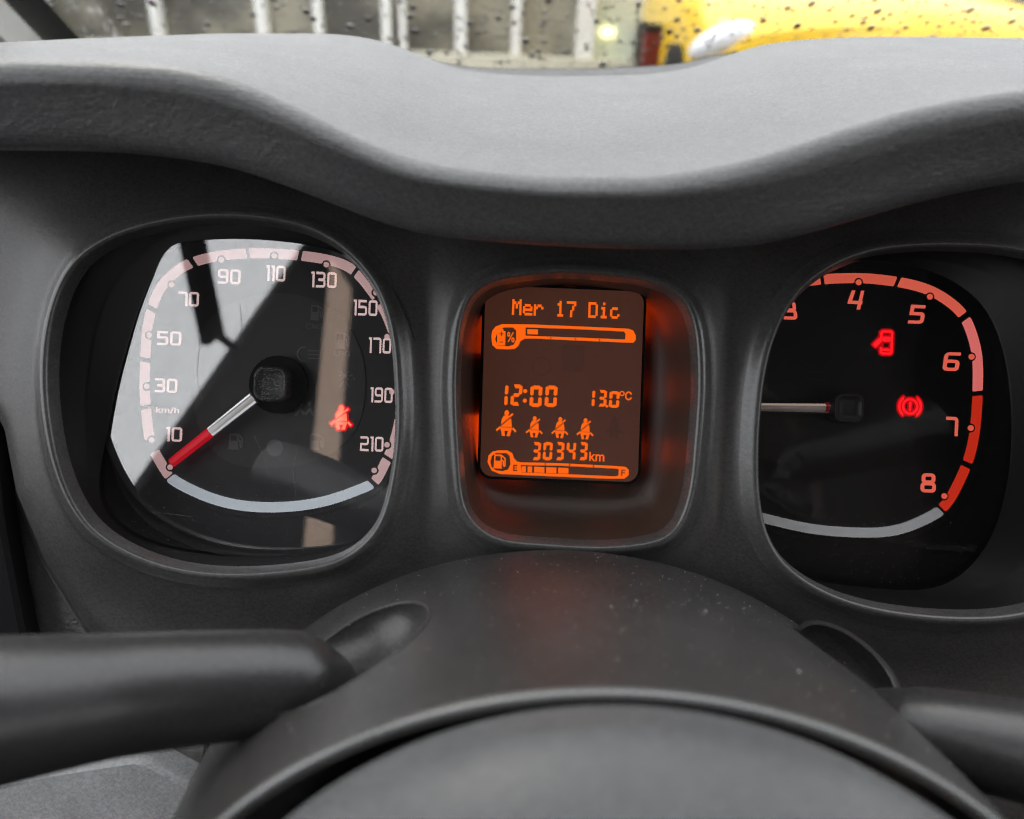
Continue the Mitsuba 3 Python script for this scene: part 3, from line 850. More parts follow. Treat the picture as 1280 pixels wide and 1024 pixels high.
def build_display():
    k = thing('trip_display', 'small orange on brown trip computer screen with rounded corners between the two gauges', 'display')
    D = 0.292
    base = even(np.array(Polygon(OUT[1]).buffer(-0.0006).exterior.coords)[:-1], 300)
    top = np.array([base[:, 0].mean(), base[:, 1].max() - 0.002])
    rows = []
    for f, d in ((1.0, 0.2752), (0.992, 0.280), (0.975, 0.286), (0.945, 0.2915), (0.895, 0.2957), (0.82, 0.2984), (0.70, 0.2998)):
        q = top + (base - top) * [f, 0.3 + 0.7 * f]
        rows.append(W(q[:, 0], q[:, 1], d))
    put('recess_wall', sheet(np.array(rows), True), 'recess_brown', k, smooth=True)
    put('recess_floor', slab(Polygon(OUT[1]).buffer(0.004), 0.302, 0.002), 'recess_brown', k)
    cor = [(607, 357), (805, 365), (797, 603), (600, 595)]
    c = xy(*np.array(cor, float).T, D)
    scr = Polygon(c).buffer(-px(15, D)).buffer(px(15, D), quad_segs=8)
    put('screen_housing', slab(scr.buffer(px(3.5, D)), 0.2948, 0.0026), 'black_matte', k)
    put('screen_socket', slab(scr.buffer(-px(6, D)), 0.2999, 0.0051), 'black_matte', k)
    put('screen', slab(scr, D, 0.0004), 'lcd_back', k, glow=em((59, 31, 22)))
    Ds = D - 0.0004
    OR = em((255, 100, 12), 1.0)
    T3 = 0.0002
    lit = lambda name, g, parent=k, **kw: put(name, slab(g, Ds, T3), 'lamp_black', parent, glow=OR, **kw)
    # the glow that leaks out round the edge of the backlit screen into the recess: light strips along the housing's sides
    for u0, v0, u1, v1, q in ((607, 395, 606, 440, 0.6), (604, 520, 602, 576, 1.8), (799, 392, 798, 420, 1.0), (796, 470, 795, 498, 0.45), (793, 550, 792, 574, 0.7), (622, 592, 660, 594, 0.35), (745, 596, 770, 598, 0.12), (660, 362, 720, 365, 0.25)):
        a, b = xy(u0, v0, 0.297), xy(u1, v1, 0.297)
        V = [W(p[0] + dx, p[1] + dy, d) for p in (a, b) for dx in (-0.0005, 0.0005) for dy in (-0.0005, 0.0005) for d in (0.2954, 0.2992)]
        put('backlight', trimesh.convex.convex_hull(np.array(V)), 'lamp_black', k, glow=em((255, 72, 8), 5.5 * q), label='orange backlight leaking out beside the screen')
    # date, in a five by seven dot matrix
    txt, dw, dh = 'Mer 17 Dic', px(2.27, Ds), px(2.75, Ds)
    o = xy(640, 393.5, Ds)
    row = 'date_text'
    for i, ch in enumerate(txt):
        if ch == ' ':
            continue
        cells = [sbox(o[0] + (i * 6 + x) * dw - 2e-6, o[1] + (6 - y) * dh - 2e-6, o[0] + (i * 6 + x + 1) * dw + 2e-6, o[1] + (7 - y) * dh + 2e-6) for y, r in enumerate(FONT5[ch].split()) for x, b in enumerate(r) if b == '1']
        g = unary_union(cells).buffer(dw * 0.12, join_style='mitre')
        put('letter' if ch.isalpha() else 'digit', slab(g, Ds, T3), 'lamp_black', f'{k}__date_text', glow=OR)
    labels[f'{k}__date_text'] = {'label': 'orange dot matrix date Mer 17 Dic'}

    def digits(name, txt, u0, u1, v, hpx, label):
        n = len(txt)
        for i, ch in enumerate(txt):
            if ch in ' ':
                continue
            wpx = (u1 - u0) / n * 0.80
            uc = u0 + (u1 - u0) * (i + 0.5) / n
            g7 = affinity.affine_transform(seg7(ch), [1, 0.03, 0, 1, 0, 0])
            full = (0.60)
            s = px(hpx, Ds)
            cc = xy(uc, v, Ds)
            yoff = math.tan(ROLL)
            g = affinity.translate(affinity.scale(affinity.translate(g7, -0.30, -0.5), px(wpx, Ds) / 0.60, s, origin=(0, 0)), cc[0], cc[1])
            put('digit', slab(g, Ds, T3), 'lamp_black', f'{k}__{name}', glow=OR)
        labels[f'{k}__{name}'] = {'label': label}
    digits('clock', '12', 619, 654, 494, 27, 'orange clock digits 12:00')
    digits('clock', '00', 660, 698, 495.5, 27, 'orange clock digits 12:00')
    put('colon', slab(unary_union([Point(xy(656.5, 489, Ds)).buffer(px(2.6, Ds)), Point(xy(656, 501, Ds)).buffer(px(2.6, Ds))]), Ds, T3), 'lamp_black', f'{k}__clock', glow=OR)
    digits('temperature', '13', 730, 759.5, 498, 21, 'orange outside temperature 13.0 degrees C')
    digits('temperature', '0', 759.5, 775.5, 499.5, 21, 'orange outside temperature 13.0 degrees C')
    put('point', slab(Point(xy(758.5, 508, Ds)).buffer(px(1.7, Ds)), Ds, T3), 'lamp_black', f'{k}__temperature', glow=OR)
    put('degree_sign', slab(Point(xy(777.5, 492, Ds)).buffer(px(3.3, Ds)).difference(Point(xy(777.5, 492, Ds)).buffer(px(1.8, Ds))), Ds, T3), 'lamp_black', f'{k}__temperature', glow=OR)
    put('unit_letter', slab(place(letters('C', True), 785.5, 495, 11, Ds, 8.5), Ds, T3), 'lamp_black', f'{k}__temperature', glow=OR)
    digits('odometer', '30343', 662.5, 735.5, 564, 23, 'orange odometer reading 30343 km')
    put('unit_text', slab(place(letters('km', True), 746, 571, 11.5, Ds, 19), Ds, T3), 'lamp_black', f'{k}__odometer', glow=OR)
    for (u, v, h, w, nm) in ((633, 529, 32.5, 26, 'orange seat belt figure, largest and leftmost'), (668, 533.5, 26.5, 21.5, 'orange seat belt figure, second from the left'), (700, 534.5, 26.5, 21.5, 'orange seat belt figure, third from the left'), (731.5, 536, 26.5, 21.5, 'orange seat belt figure, rightmost')):
        lit('belt_figure', place(person(), u, v, h, Ds, w), label=nm)
    # battery bar
    fr = ppoly(spline([(615, 422), (618, 413), (626, 407), (650, 406), (700, 407), (760, 410), (786, 412), (792, 415), (794, 422), (791, 428), (780, 427), (720, 425), (670, 422.5), (656, 422.5), (650, 426), (647, 433), (641, 436), (622, 436), (616, 432)], 200), Ds)
    fr = ppoly([(615, 421), (616, 414), (620, 409), (628, 406), (660, 406.3), (720, 408.8), (770, 411), (786, 412), (791, 414), (794, 420), (794, 424.5), (791, 428), (780, 427.5), (720, 425), (670, 422.7), (656, 422.7), (650, 426), (647.5, 432), (643, 435.6), (636, 436), (621, 435.6), (616, 431)], Ds).buffer(px(0.8, Ds))
    ico = ppoly([(619, 424), (622, 415), (630, 409.5), (641, 409.5), (645, 413), (645, 425), (642, 431), (636, 433), (622, 432)], Ds).buffer(-px(0.6, Ds)).buffer(px(0.6, Ds))
    slot = ppoly([(657, 409.5), (720, 411.6), (780, 414.6), (782, 418), (781, 424.5), (720, 422.0), (657, 419.8)], Ds)
    bat = unary_union([ppoly([(621.5, 413.5), (632, 414), (631.5, 432), (621.2, 431.6)], Ds), ppoly([(624, 411.5), (629.5, 411.8), (629.5, 414), (624, 413.8)], Ds)])
    plus = unary_union([LineString(xy(np.array([626.8, 626.8]), np.array([415, 420]), Ds)).buffer(px(0.5, Ds)), LineString(xy(np.array([624.4, 629.2]), np.array([417.5, 417.6]), Ds)).buffer(px(0.5, Ds)), LineString(xy(np.array([624.6, 628.6]), np.array([427.7, 427.8]), Ds)).buffer(px(0.5, Ds))])
    ticks = unary_union([ppoly([(u - 0.5, 417 + t), (u + 0.5, 417 + t), (u + 0.5, 432 + t), (u - 0.5, 432 + t)], Ds) for u, t in ((688.5, 4), (719, 5), (749.5, 6))]).difference(slot.buffer(px(0.1, Ds)))
    b = lit('battery_gauge', fr.difference(unary_union([ico, slot, ticks])), label='orange battery charge bar outline')
    put('battery_symbol', slab(bat.difference(plus), Ds, T3), 'lamp_black', b, glow=OR)
    put('percent_sign', slab(place(letters('%', True), 638.5, 421.5, 13, Ds, 9.5), Ds, T3), 'lamp_black', b, glow=OR)
    put('bar_segment', slab(ppoly([(659, 411.6), (672.5, 412.0), (672.5, 418.2), (659, 417.8)], Ds), Ds, T3), 'lamp_black', b, glow=OR)
    # fuel bar
    fr = ppoly([(610, 578), (611, 570), (616, 565), (624, 563.5), (634, 563.6), (640, 567), (642, 573), (646, 577.5), (652, 578.6), (700, 579.6), (770, 583.2), (782, 584.3), (785.5, 588), (785, 594), (780, 598), (760, 598), (700, 595.4), (650, 593.2), (625, 592), (615, 588)], Ds).buffer(px(0.6, Ds))
    ico = ppoly([(613, 577), (615, 570), (620, 566.5), (633, 566.5), (637, 570), (638, 580), (635, 587), (628, 589), (620, 588), (614.5, 584)], Ds)
    slot = ppoly([(651, 581.5), (700, 582.3), (770, 586), (773.5, 587), (773, 594.5), (769, 595.5), (700, 592.4), (652, 590.6)], Ds)
    ticks = unary_union([ppoly([(u - 0.5, 575), (u + 0.5, 575), (u + 0.5, 583.2 + t), (u - 0.5, 583.2 + t)], Ds) for u, t in ((681.5, 0), (712, 1), (742, 2))]).difference(slot)
    eE, eF = place(letters('E', True), 644, 585, 7.5, Ds, 5), place(letters('F', True), 779, 591, 7.5, Ds, 5)
    b = lit('fuel_gauge', fr.difference(unary_union([ico, slot, ticks, eE, eF])), label='orange fuel bar outline with letters E and F')
    put('fuel_pump_symbol', slab(place(pump(), 624.5, 577, 17.5, Ds, 16), Ds, T3), 'lamp_black', b, glow=OR)
    for u0, u1 in ((652, 657.5), (659.5, 665.2), (667.5, 680.5), (682.5, 695.5), (697.5, 710.5)):
        f = lambda u: 582.9 + (u - 652) * 0.038
        put('bar_segment', slab(ppoly([(u0, f(u0)), (u1, f(u1)), (u1, f(u1) + 7.2), (u0, f(u0) + 7.2)], Ds), Ds, T3), 'lamp_black', b, glow=OR)
    scatter(k, np.r_[xy(720, 650, 0.2994), 0.2994], np.array([0, 0, -1.0]), [(605, 600), (850, 600), (838, 655), (800, 680), (640, 680), (608, 655)], 420, 23, 0.00012)
    # unlit segments that show faintly
    pr('lcd_ghost', (0.03, 0.022, 0.02), 0.4, 0.4)
    for g in (ppoly([(704, 432), (730, 433), (728, 464), (703, 463)], Ds).buffer(px(1, Ds)), place(Point(0, 0).buffer(1).difference(Point(0, 0).buffer(0.86)), 677, 458, 24, Ds), place(Point(0, 0).buffer(1).difference(Point(0, 0).buffer(0.86)), 645, 458, 14, Ds), place(person(), 768, 533, 27, Ds, 22)):
        put('unlit_symbol', slab(g, Ds, 0.0001), 'lcd_ghost', k, glow=em((58, 32, 25)))


build_display()


# ------------------------------------------------------------------ steering column shroud, stalks, hub
def ellipse_ring(cx, cy, a, b, n=220):
    t = np.linspace(0, 2 * np.pi, n, endpoint=False) + np.pi / 2
    return np.stack([cx + a * np.cos(t), cy + b * np.sin(t)], -1)


def loft(rings, cap=True):
    n = len(rings[0][0])
    V = np.vstack([np.c_[r, np.full(n, d)] for r, d in rings])
    Fc = grid_faces(len(rings), n, True)
    V = np.vstack([V, np.r_[rings[0][0].mean(0), rings[0][1]], np.r_[rings[-1][0].mean(0), rings[-1][1]]])
    j = np.arange(n)
    k0, k1, b = len(V) - 2, len(V) - 1, (len(rings) - 1) * n
    Fc = np.vstack([Fc, np.stack([(j + 1) % n, j, j * 0 + k0], 1), np.stack([j + b, (j + 1) % n + b, j * 0 + k1], 1)])
    m = trimesh.Trimesh(V, Fc, process=False)
    if m.volume < 0:
        m.invert()
    return m


def man(m):
    return manifold3d.Manifold(manifold3d.Mesh(np.asarray(m.vertices, np.float32), np.asarray(m.faces, np.uint32)))


def unman(m):
    q = m.to_mesh()
    return trimesh.Trimesh(q.vert_properties[:, :3], q.tri_verts, process=False)


def to_world(m):
    m = m.copy()
    m.vertices = W(m.vertices[:, 0], m.vertices[:, 1], m.vertices[:, 2])
    if m.is_watertight and m.volume < 0:
        m.invert()
    return m


SH_R, SH_F = 0.268, 0.156


def shroud_par(t):
    """centre x, centre y, half axes at t: 0 = rear by the instruments, 1 = front lip by the wheel"""
    bulge = 0.0012 * math.sin(math.pi * t)
    return (0.0220 * (1 - t) + 0.0260 * t, -0.150 * (1 - t) - 0.1345 * t, 0.1270 * (1 - t) + 0.106 * t + bulge, 0.102 * (1 - t) + 0.0797 * t + bulge, SH_R * (1 - t) + SH_F * t)


def ellipsoid(c, r, axes=None, sub=4):
    s = trimesh.creation.icosphere(subdivisions=sub)
    v = s.vertices * np.array(r)
    if axes is not None:
        v = v @ np.array(axes)
    s.vertices = v + np.array(c)
    return s


def axes_along(d, up=(0, 1, 0)):
    d = np.array(d, float)
    d /= np.linalg.norm(d)
    b = np.cross(up, d)
    b /= np.linalg.norm(b)
    return np.array([d, np.cross(d, b), b])


def build_column():
    k = thing('steering_column_shroud', 'dark grey plastic steering column cover with a painted lip highlight, scattered with dust specks', 'steering column cover')
    rings = []
    for t in (-0.05, -0.02):
        cx, cy, a, b, d = shroud_par(t)
        rings.append((ellipse_ring(cx, cy, a - 0.006 * (1 if t < -0.03 else 0.3), b - 0.006 * (1 if t < -0.03 else 0.3)), d))
    for t in np.linspace(0, 1, 24):
        cx, cy, a, b, d = shroud_par(t)
        rings.append((ellipse_ring(cx, cy, a, b), d))
    cx, cy, a, b, d = shroud_par(1.0)
    r = 0.0014
    for th in np.linspace(0, math.pi / 2, 7)[1:]:
        rings.append((ellipse_ring(cx, cy, a - r * (1 - math.cos(th)), b - r * (1 - math.cos(th))), d - r * math.sin(th)))
    body = man(loft(rings))
    hollow = man(loft([(ellipse_ring(cx, cy, a - 0.0036, b - 0.0036), d + 0.022), (ellipse_ring(cx, cy, a - 0.0026, b - 0.0026), d - 0.02)]))
    body = body - hollow
    # hollows round the stalks
    def on_cone(u, v):
        for d in np.linspace(SH_F, SH_R, 600):
            t = (SH_R - d) / (SH_R - SH_F)
            cx_, cy_, a_, b_, _ = shroud_par(t)
            p = xy(u, v, d)
            if ((p[0] - cx_) / a_) ** 2 + ((p[1] - cy_) / b_) ** 2 < 1:
                n_ = np.r_[(p[0] - cx_) / a_ ** 2, (p[1] - cy_) / b_ ** 2, 0]
                return np.r_[p, d], n_ / np.linalg.norm(n_)
        return on_cone(u + (3 if u < 700 else -3), v + 2)
    # right: a boss beside the cover, with an open scoop for the stalk
    p0, p1 = np.r_[xy(1108, 872, 0.236), 0.236], np.r_[xy(1010, 788, 0.252), 0.252]
    cb = np.r_[xy(1058, 836, 0.244), 0.244]
    ax = (p1 - p0) / np.linalg.norm(p1 - p0)
    tc = -cb / np.linalg.norm(cb)
    tc = tc - ax * (tc @ ax)
    tc /= np.linalg.norm(tc)
    A = np.array([ax, tc, np.cross(ax, tc)])
    half = np.linalg.norm(p1 - p0) / 2
    body = body + man(ellipsoid(cb, (half * 1.30, 0.0125, 0.0102), A))
    body = body - man(ellipsoid(cb + tc * 0.0115, (half * 1.22, 0.0130, 0.0094), A))
    for (u0, v0), (u1, v1), wid, dep in (((394, 874), (474, 764), 0.0215, 0.0130),):
        p0, n0 = on_cone(u0, v0)
        p1, n1 = on_cone(u1, v1)
        ax = (p1 - p0) / np.linalg.norm(p1 - p0)
        nn = n0 + n1
        nn -= ax * (nn @ ax)
        nn /= np.linalg.norm(nn)
        A = np.array([ax, nn, np.cross(ax, nn)])
        c0 = (p0 + p1) / 2 - nn * 0.001
        half = np.linalg.norm(p1 - p0) / 2
        body = body - man(ellipsoid(c0, (half * 1.06, dep, wid), A))
        # thin raised bead round the hollow
        th = np.linspace(0, 2 * np.pi, 120, endpoint=False)
        ring = c0 + (half * 1.10 * np.cos(th))[:, None] * ax + ((wid + 0.0007) * np.sin(th))[:, None] * A[2]
        bead = []
        for q in ring:
            best = None
            for st in np.linspace(0.012, -0.03, 240):
                w_ = q + nn * st
                t = (SH_R - w_[2]) / (SH_R - SH_F)
                cx_, cy_, a_, b_, _ = shroud_par(min(max(t, -0.02), 1))
                if ((w_[0] - cx_) / a_) ** 2 + ((w_[1] - cy_) / b_) ** 2 < 1:
                    best = w_
                    break
            bead.append(best if best is not None else q)
        bead = np.array(bead)
        bead = np.vstack([bead, bead[:2]])
        if u0 < 700:
            put('stalk_opening_rim', tube(W(bead[:, 0], bead[:, 1], bead[:, 2]), 0.00055, 8, caps=False), 'shroud_plastic', k, smooth=True)
    put('cover', to_world(unman(body)), 'shroud_plastic', k, smooth=32)
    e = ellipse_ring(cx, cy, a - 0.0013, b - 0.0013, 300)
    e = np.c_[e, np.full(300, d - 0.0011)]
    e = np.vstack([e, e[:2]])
    put('front_lip', tube(W(e[:, 0], e[:, 1], e[:, 2]), 0.00080, 10, caps=False), 'lip_highlight_plastic', k, smooth=True, label='painted sky highlight along the front edge of the column cover')  # pale bead paints a sky highlight on what is the same plastic
    # dust
    rng = np.random.default_rng(5)
    ms = []
    while len(ms) < 330:
        t, th = rng.uniform(0.02, 0.93), rng.normal(0, 0.45)
        cx_, cy_, a_, b_, d_ = shroud_par(t)
        p = np.array([cx_ + a_ * math.sin(th), cy_ + b_ * math.cos(th), d_])
        r_ = abs(rng.normal(0.00006, 0.00005)) + 0.00006
        if rng.random() < 0.03:
            r_ *= 2.4
        e = trimesh.creation.icosphere(subdivisions=0, radius=r_)
        e.vertices = e.vertices * rng.uniform(0.6, 1.4, 3) + p
        ms.append(e)
    put('dust', to_world(trimesh.util.concatenate(ms)), 'dust', k, kind='stuff')


build_column()


def build_stalk(name, label, pts, radii, cat):
    k = thing(name, label, cat)
    P = np.array([np.r_[xy(u, v, d), d] for u, v, d in pts])
    t = np.arange(len(P))
    q = np.linspace(0, t[-1], 150)
    C = np.stack([PchipInterpolator(t, P[:, i])(q) for i in range(3)], -1)
    w = np.hanning(5)
    w /= w.sum()
    C = np.stack([np.convolve(np.pad(C[:, i], 2, mode='reflect', reflect_type='odd'), w, 'valid') for i in range(3)], -1)
    R = np.interp(q, t, radii)
    R = np.convolve(np.pad(R, 2, mode='edge'), w, 'valid')
    m = tube(W(C[:, 0], C[:, 1], C[:, 2]), R, 56)
    put('lever', m, 'stalk_plastic', k, smooth=24)
    return k


build_stalk('indicator_stalk', 'thick dark grey lever reaching out to the left of the steering column', [(520, 842, 0.240), (424, 859, 0.2135), (420, 858.5, 0.2120), (372, 851, 0.201), (350, 852, 0.199), (150, 868, 0.184), (-60, 896, 0.166), (-330, 930, 0.150)],
            [0.0036, 0.0040, 0.0066, 0.0125, 0.0128, 0.0141, 0.0166, 0.0185], 'control stalk')
build_stalk('wiper_stalk', 'thick dark grey lever reaching out to the right of the steering column', [(1000, 850, 0.250), (1085, 890, 0.222), (1098, 896, 0.218), (1142, 910, 0.209), (1165, 915, 0.206), (1330, 950, 0.190), (1500, 990, 0.175), (1700, 1040, 0.160)],
            [0.0060, 0.0066, 0.0078, 0.0108, 0.0113, 0.0130, 0.0145, 0.016], 'control stalk')


def build_wheel():
    k = thing('steering_wheel', 'grey domed steering wheel hub at the bottom, in front of the column', 'steering wheel')
    rings = []
    cx, cy = 0.0260, -0.1345
    for f, d in ((0.92, 0.168), (0.985, 0.150), (1.0, 0.142), (0.99, 0.136), (0.96, 0.130), (0.90, 0.123), (0.80, 0.115), (0.65, 0.107), (0.45, 0.100), (0.2, 0.0965), (0.02, 0.096)):
        rings.append((ellipse_ring(cx, cy, 0.0935 * f, 0.0790 * f), d))
    put('hub_cover', to_world(loft(rings)), 'hub_plastic', k, smooth=True)


build_wheel()

# ------------------------------------------------------------------ lower left of the dashboard
k = 'dashboard'
g = ppoly([(-160, 380), (-40, 420), (10, 520), (60, 650), (130, 770), (260, 880), (420, 1010), (420, 1130), (-160, 1130)], 0.300)
put('side_panel', slab(g, 0.306, 0.006), 'grained_plastic', k, label='coarse grained dark strip beside the instrument surround')
g = ppoly(list(spline([(-160, 360), (-40, 470), (-6, 560), (4, 640), (16, 710), (34, 800), (60, 900), (80, 1130)], 60, closed=False)) + [(-160, 1130)], 0.286)
put('end_trim', bevel(g, 0.294, 0.007, 0.003), 'black_matte', k, smooth=30, label='smooth black trim at the far left edge')
g = ppoly([(-120, 1000), (60, 962), (165, 946), (182, 949), (236, 978), (243, 990), (250, 1130), (-120, 1130)], 0.272).buffer(-0.001).buffer(0.001)
c = put('lower_cover', bevel(g, 0.285, 0.012, 0.003), 'pale_grained_plastic', k, smooth=30, label='paler grey grained cover at the bottom left')
g = ppoly([(150, 955), (215, 915), (262, 925), (252, 975), (246, 990), (200, 1000)], 0.284)
put('bracket', bevel(g, 0.295, 0.010, 0.002), 'grained_plastic', c, smooth=30)

# ------------------------------------------------------------------ the car round it: windscreen, pillars, roof, doors
def build_car_body():
    k = thing('car_body', 'inside of the car: rain spotted windscreen and pale grey windscreen pillar at the upper left', 'car interior')
    zb, yb, zt, yt = 0.90, 0.86, 1.52, 0.02
    xl, xr, xd = -0.445, 1.02, -0.50
    v = np.array([[xl, yb, zb], [xr, yb, zb], [xr, yt, zt], [xl, yt, zt]])
    put('windscreen', trimesh.Trimesh(v, [[0, 1, 2], [0, 2, 3]], process=False), 'screen_glass', k)
    ws = f'{k}__windscreen'
    nrm = np.cross(v[1] - v[0], v[3] - v[0])
    nrm /= np.linalg.norm(nrm)
    nrm *= np.sign(nrm[1] + nrm[2])
    e1, e2 = np.array([1.0, 0, 0]), (v[3] - v[0]) / np.linalg.norm(v[3] - v[0])
    # rain drops on the outer side, where the strip above the hood looks through
    rng = np.random.default_rng(11)
    ms = []
    ico = trimesh.creation.icosphere(subdivisions=2)
    taken = []
    while len(ms) < 1500:
        X, s = rng.uniform(-0.44, 0.75), rng.uniform(0.02, 0.20)
        r = min(0.0009 + rng.gamma(1.5, 0.0006), 0.0040)
        if any((X - a) ** 2 + (s - b) ** 2 < (r + c) ** 2 * 1.3 for a, b, c in taken):
            continue
        taken.append((X, s, r))
        c = np.array([X, yb, zb]) + e2 * s + nrm * 0.0012
        vv = ico.vertices.copy()
        up = vv[:, 2] > 0
        z = np.where(up, vv[:, 2] * 0.30, vv[:, 2] * 0.02)
        st = 1.0 + rng.uniform(0, 0.5)
        loc = e1 * (vv[:, :1] * r * rng.uniform(0.85, 1.1)) + e2 * (vv[:, 1:2] * r * st) + nrm * (z * r)[:, None]
        ms.append(trimesh.Trimesh(c + loc, ico.faces, process=False))
    put('raindrops', trimesh.util.concatenate(ms), 'water', ws, smooth=True, kind='stuff')
    # black printed edge with its dots along the left pillar
    off = nrm * -0.002
    L = np.linalg.norm(v[3] - v[0])
    fr = [np.array([xl + a, yb, zb]) + e2 * s + off for a, s in ((-0.03, -0.05), (0.038, -0.05), (0.038, L), (-0.03, L))]
    put('printed_edge', trimesh.Trimesh(fr, [[0, 1, 2], [0, 2, 3]], process=False), 'frit_black', ws)
    ms = []
    for i in range(60):
        for j in range(5):
            r = 0.0021 - 0.00030 * j
            c = np.array([xl + 0.0412 + j * 0.0052, yb, zb]) + e2 * (0.01 + i * 0.0056 + (j % 2) * 0.0028) + off
            th = np.linspace(0, 2 * np.pi, 9)[:-1]
            P = c + r * (np.cos(th)[:, None] * e1 + np.sin(th)[:, None] * e2)
            f = [[0, a, a + 1] for a in range(1, 7)]
            ms.append(trimesh.Trimesh(P, f, process=False))
    put('printed_dots', trimesh.util.concatenate(ms), 'frit_black', ws, kind='stuff')
    # pillars
    for x0 in (-0.418 - 0.04, xr + 0.04):
        put('windscreen_pillar', bar((x0, yb - 0.035, zb - 0.03), (x0, yt - 0.035, zt), 0.08, 0.03), 'pillar_trim', k)
    put('windscreen_base', wbox((xd - 0.1, yb - 0.03, zb - 0.25), (xr + 0.1, yb + 0.10, zb - 0.02)), 'black_matte', k)
    put('roof_lining', wbox((xd - 0.06, -1.9, zt), (xr + 0.06, yt - 0.02, zt + 0.04)), 'headliner', k)
    put('floor', wbox((xd - 0.1, -1.9, 0.25), (xr + 0.1, 0.9, 0.28)), 'dark_cloth', k)
    put('door', wbox((xd - 0.10, -1.9, 0.28), (xd, 0.86, 0.84)), 'dark_cloth', k)
    put('door', wbox((xr + 0.02, -1.9, 0.28), (xr + 0.12, 0.86, 1.00)), 'dark_cloth', k)  # sill raised to let in less light from the right
    side = lambda pts, t0, t1: trimesh.convex.convex_hull(np.array([(x, y, z) for x in (t0, t1) for y, z in pts]))
    put('door_pillar', side([(-0.255, 0.84), (-0.354, 0.947), (-0.542, 1.20), (-0.69, 1.39), (-0.69, 1.53), (-0.705, 1.53), (-0.705, 1.31), (-0.84, 0.84)], xd - 0.012, xd), 'dark_cloth', k)  # unseen panel, cut to draw the dark diagonal mirrored in the left lens
    put('rear_pillar', side([(-1.02, 0.84), (-0.86, 1.53), (-1.35, 1.53), (-1.35, 0.84)], xd - 0.012, xd), 'dark_cloth', k)  # added panel, leaves a slit for the pale strip mirrored in the lens
    put('door_pillar', side([(-0.25, 0.93), (-0.33, 1.53), (-0.80, 1.53), (-0.80, 0.93)], xr + 0.03, xr + 0.09), 'dark_cloth', k)  # unseen pillar, widened to cut light from the right
    put('window_divider', bar((xd - 0.006, -0.045, 1.53), (xd - 0.006, -0.408, 1.160), 0.012, 0.044), 'dark_cloth', k)  # added bar, there only for the dark stripe mirrored in the left lens
    put('window_rail', bar((xd - 0.006, -0.40, 1.170), (xd - 0.006, -0.53, 1.172), 0.012, 0.007), 'dark_cloth', k)  # added thin line that ends the mirrored stripe
    put('rear_bulkhead', wbox((xd - 0.12, -1.95, 0.28), (xr + 0.12, -1.9, 1.34)), 'dark_cloth', k)  # unseen rear wall, raised to keep out light from behind
    put('rear_corner', wbox((xd - 0.12, -1.95, 1.342), (xd + 0.12, -1.9, 1.54)), 'dark_cloth', k)
    put('rear_corner', wbox((xr - 0.12, -1.95, 1.342), (xr + 0.12, -1.9, 1.54)), 'dark_cloth', k)
    # the dashboard's lower mass, so that no light comes up from below
    put('firewall', wbox((xd - 0.1, 0.62, 0.28), (xr + 0.1, 0.72, 0.82)), 'black_matte', k)


build_car_body()
k = thing('driver_seat', 'dark cloth driver seat facing the steering wheel, behind the view', 'car seat')
put('backrest', rbox((-0.26, -0.62, 0.45), (0.26, -0.46, 1.12), 0.06), 'dark_cloth', k, smooth=40)
put('headrest', rbox((-0.14, -0.64, 1.14), (0.14, -0.54, 1.36), 0.05), 'dark_cloth', k, smooth=40)
put('cushion', rbox((-0.26, -0.5, 0.40), (0.26, 0.02, 0.58), 0.06), 'dark_cloth', k, smooth=40)

# ------------------------------------------------------------------ outside
def wet(p, n, uv):
    return mikit.mix((0.05, 0.05, 0.052), (0.11, 0.11, 0.11), mikit.fbm(p.x * 0.8, p.y * 0.8, 0.0))


pr('tarmac', mikit.proc(wet), 0.45, 0.5)
pr('post_white', (0.86, 0.86, 0.83), 0.5, 0.4)
pr('plinth_cream', (0.66, 0.64, 0.52), 0.6, 0.3)
def shop_window(p, n, uv):
    a = mikit.fbm(p.x * 1.7, p.z * 2.3, 0.0, octaves=4)
    return mikit.mix((0.09, 0.085, 0.07), (0.34, 0.32, 0.25), mikit.smoothstep(0.3, 0.72, a))


pr('pane_olive', mikit.proc(shop_window), 0.25, 0.5)
pr('door_green', (0.72, 0.76, 0.63), 0.5, 0.4)
pr('wall_grey', (0.45, 0.45, 0.42), 0.8, 0.2)
pr('yellow_paint', (0.78, 0.50, 0.02), 0.22, 0.5, clearcoat=1.0, clearcoat_gloss=0.9)
pr('grey_paint', (0.06, 0.063, 0.07), 0.25, 0.5, clearcoat=1.0, clearcoat_gloss=0.9)
pr('tyre', (0.02, 0.02, 0.02), 0.8, 0.2)
pr('car_glass', (0.02, 0.022, 0.024), 0.08, 0.6)
pr('headlight_glass', (0.75, 0.76, 0.78), 0.12, 0.6)
pr('red_paint', (0.13, 0.012, 0.010), 0.4, 0.4)
put('ground', trimesh.Trimesh([[-80, -80, 0], [80, -80, 0], [80, 80, 0], [-80, 80, 0]], [[0, 1, 2], [0, 2, 3]], process=False), 'tarmac', kind='structure', label='wet dark tarmac', cat='ground')


def at_y(u, y):
    """world x of a picture column on the vertical plane at distance y, near the horizon"""
    a = xy(u, 50, 1.0)
    d = a[0] * RIGHT + a[1] * UP + FWD
    return d[0] / d[1] * y


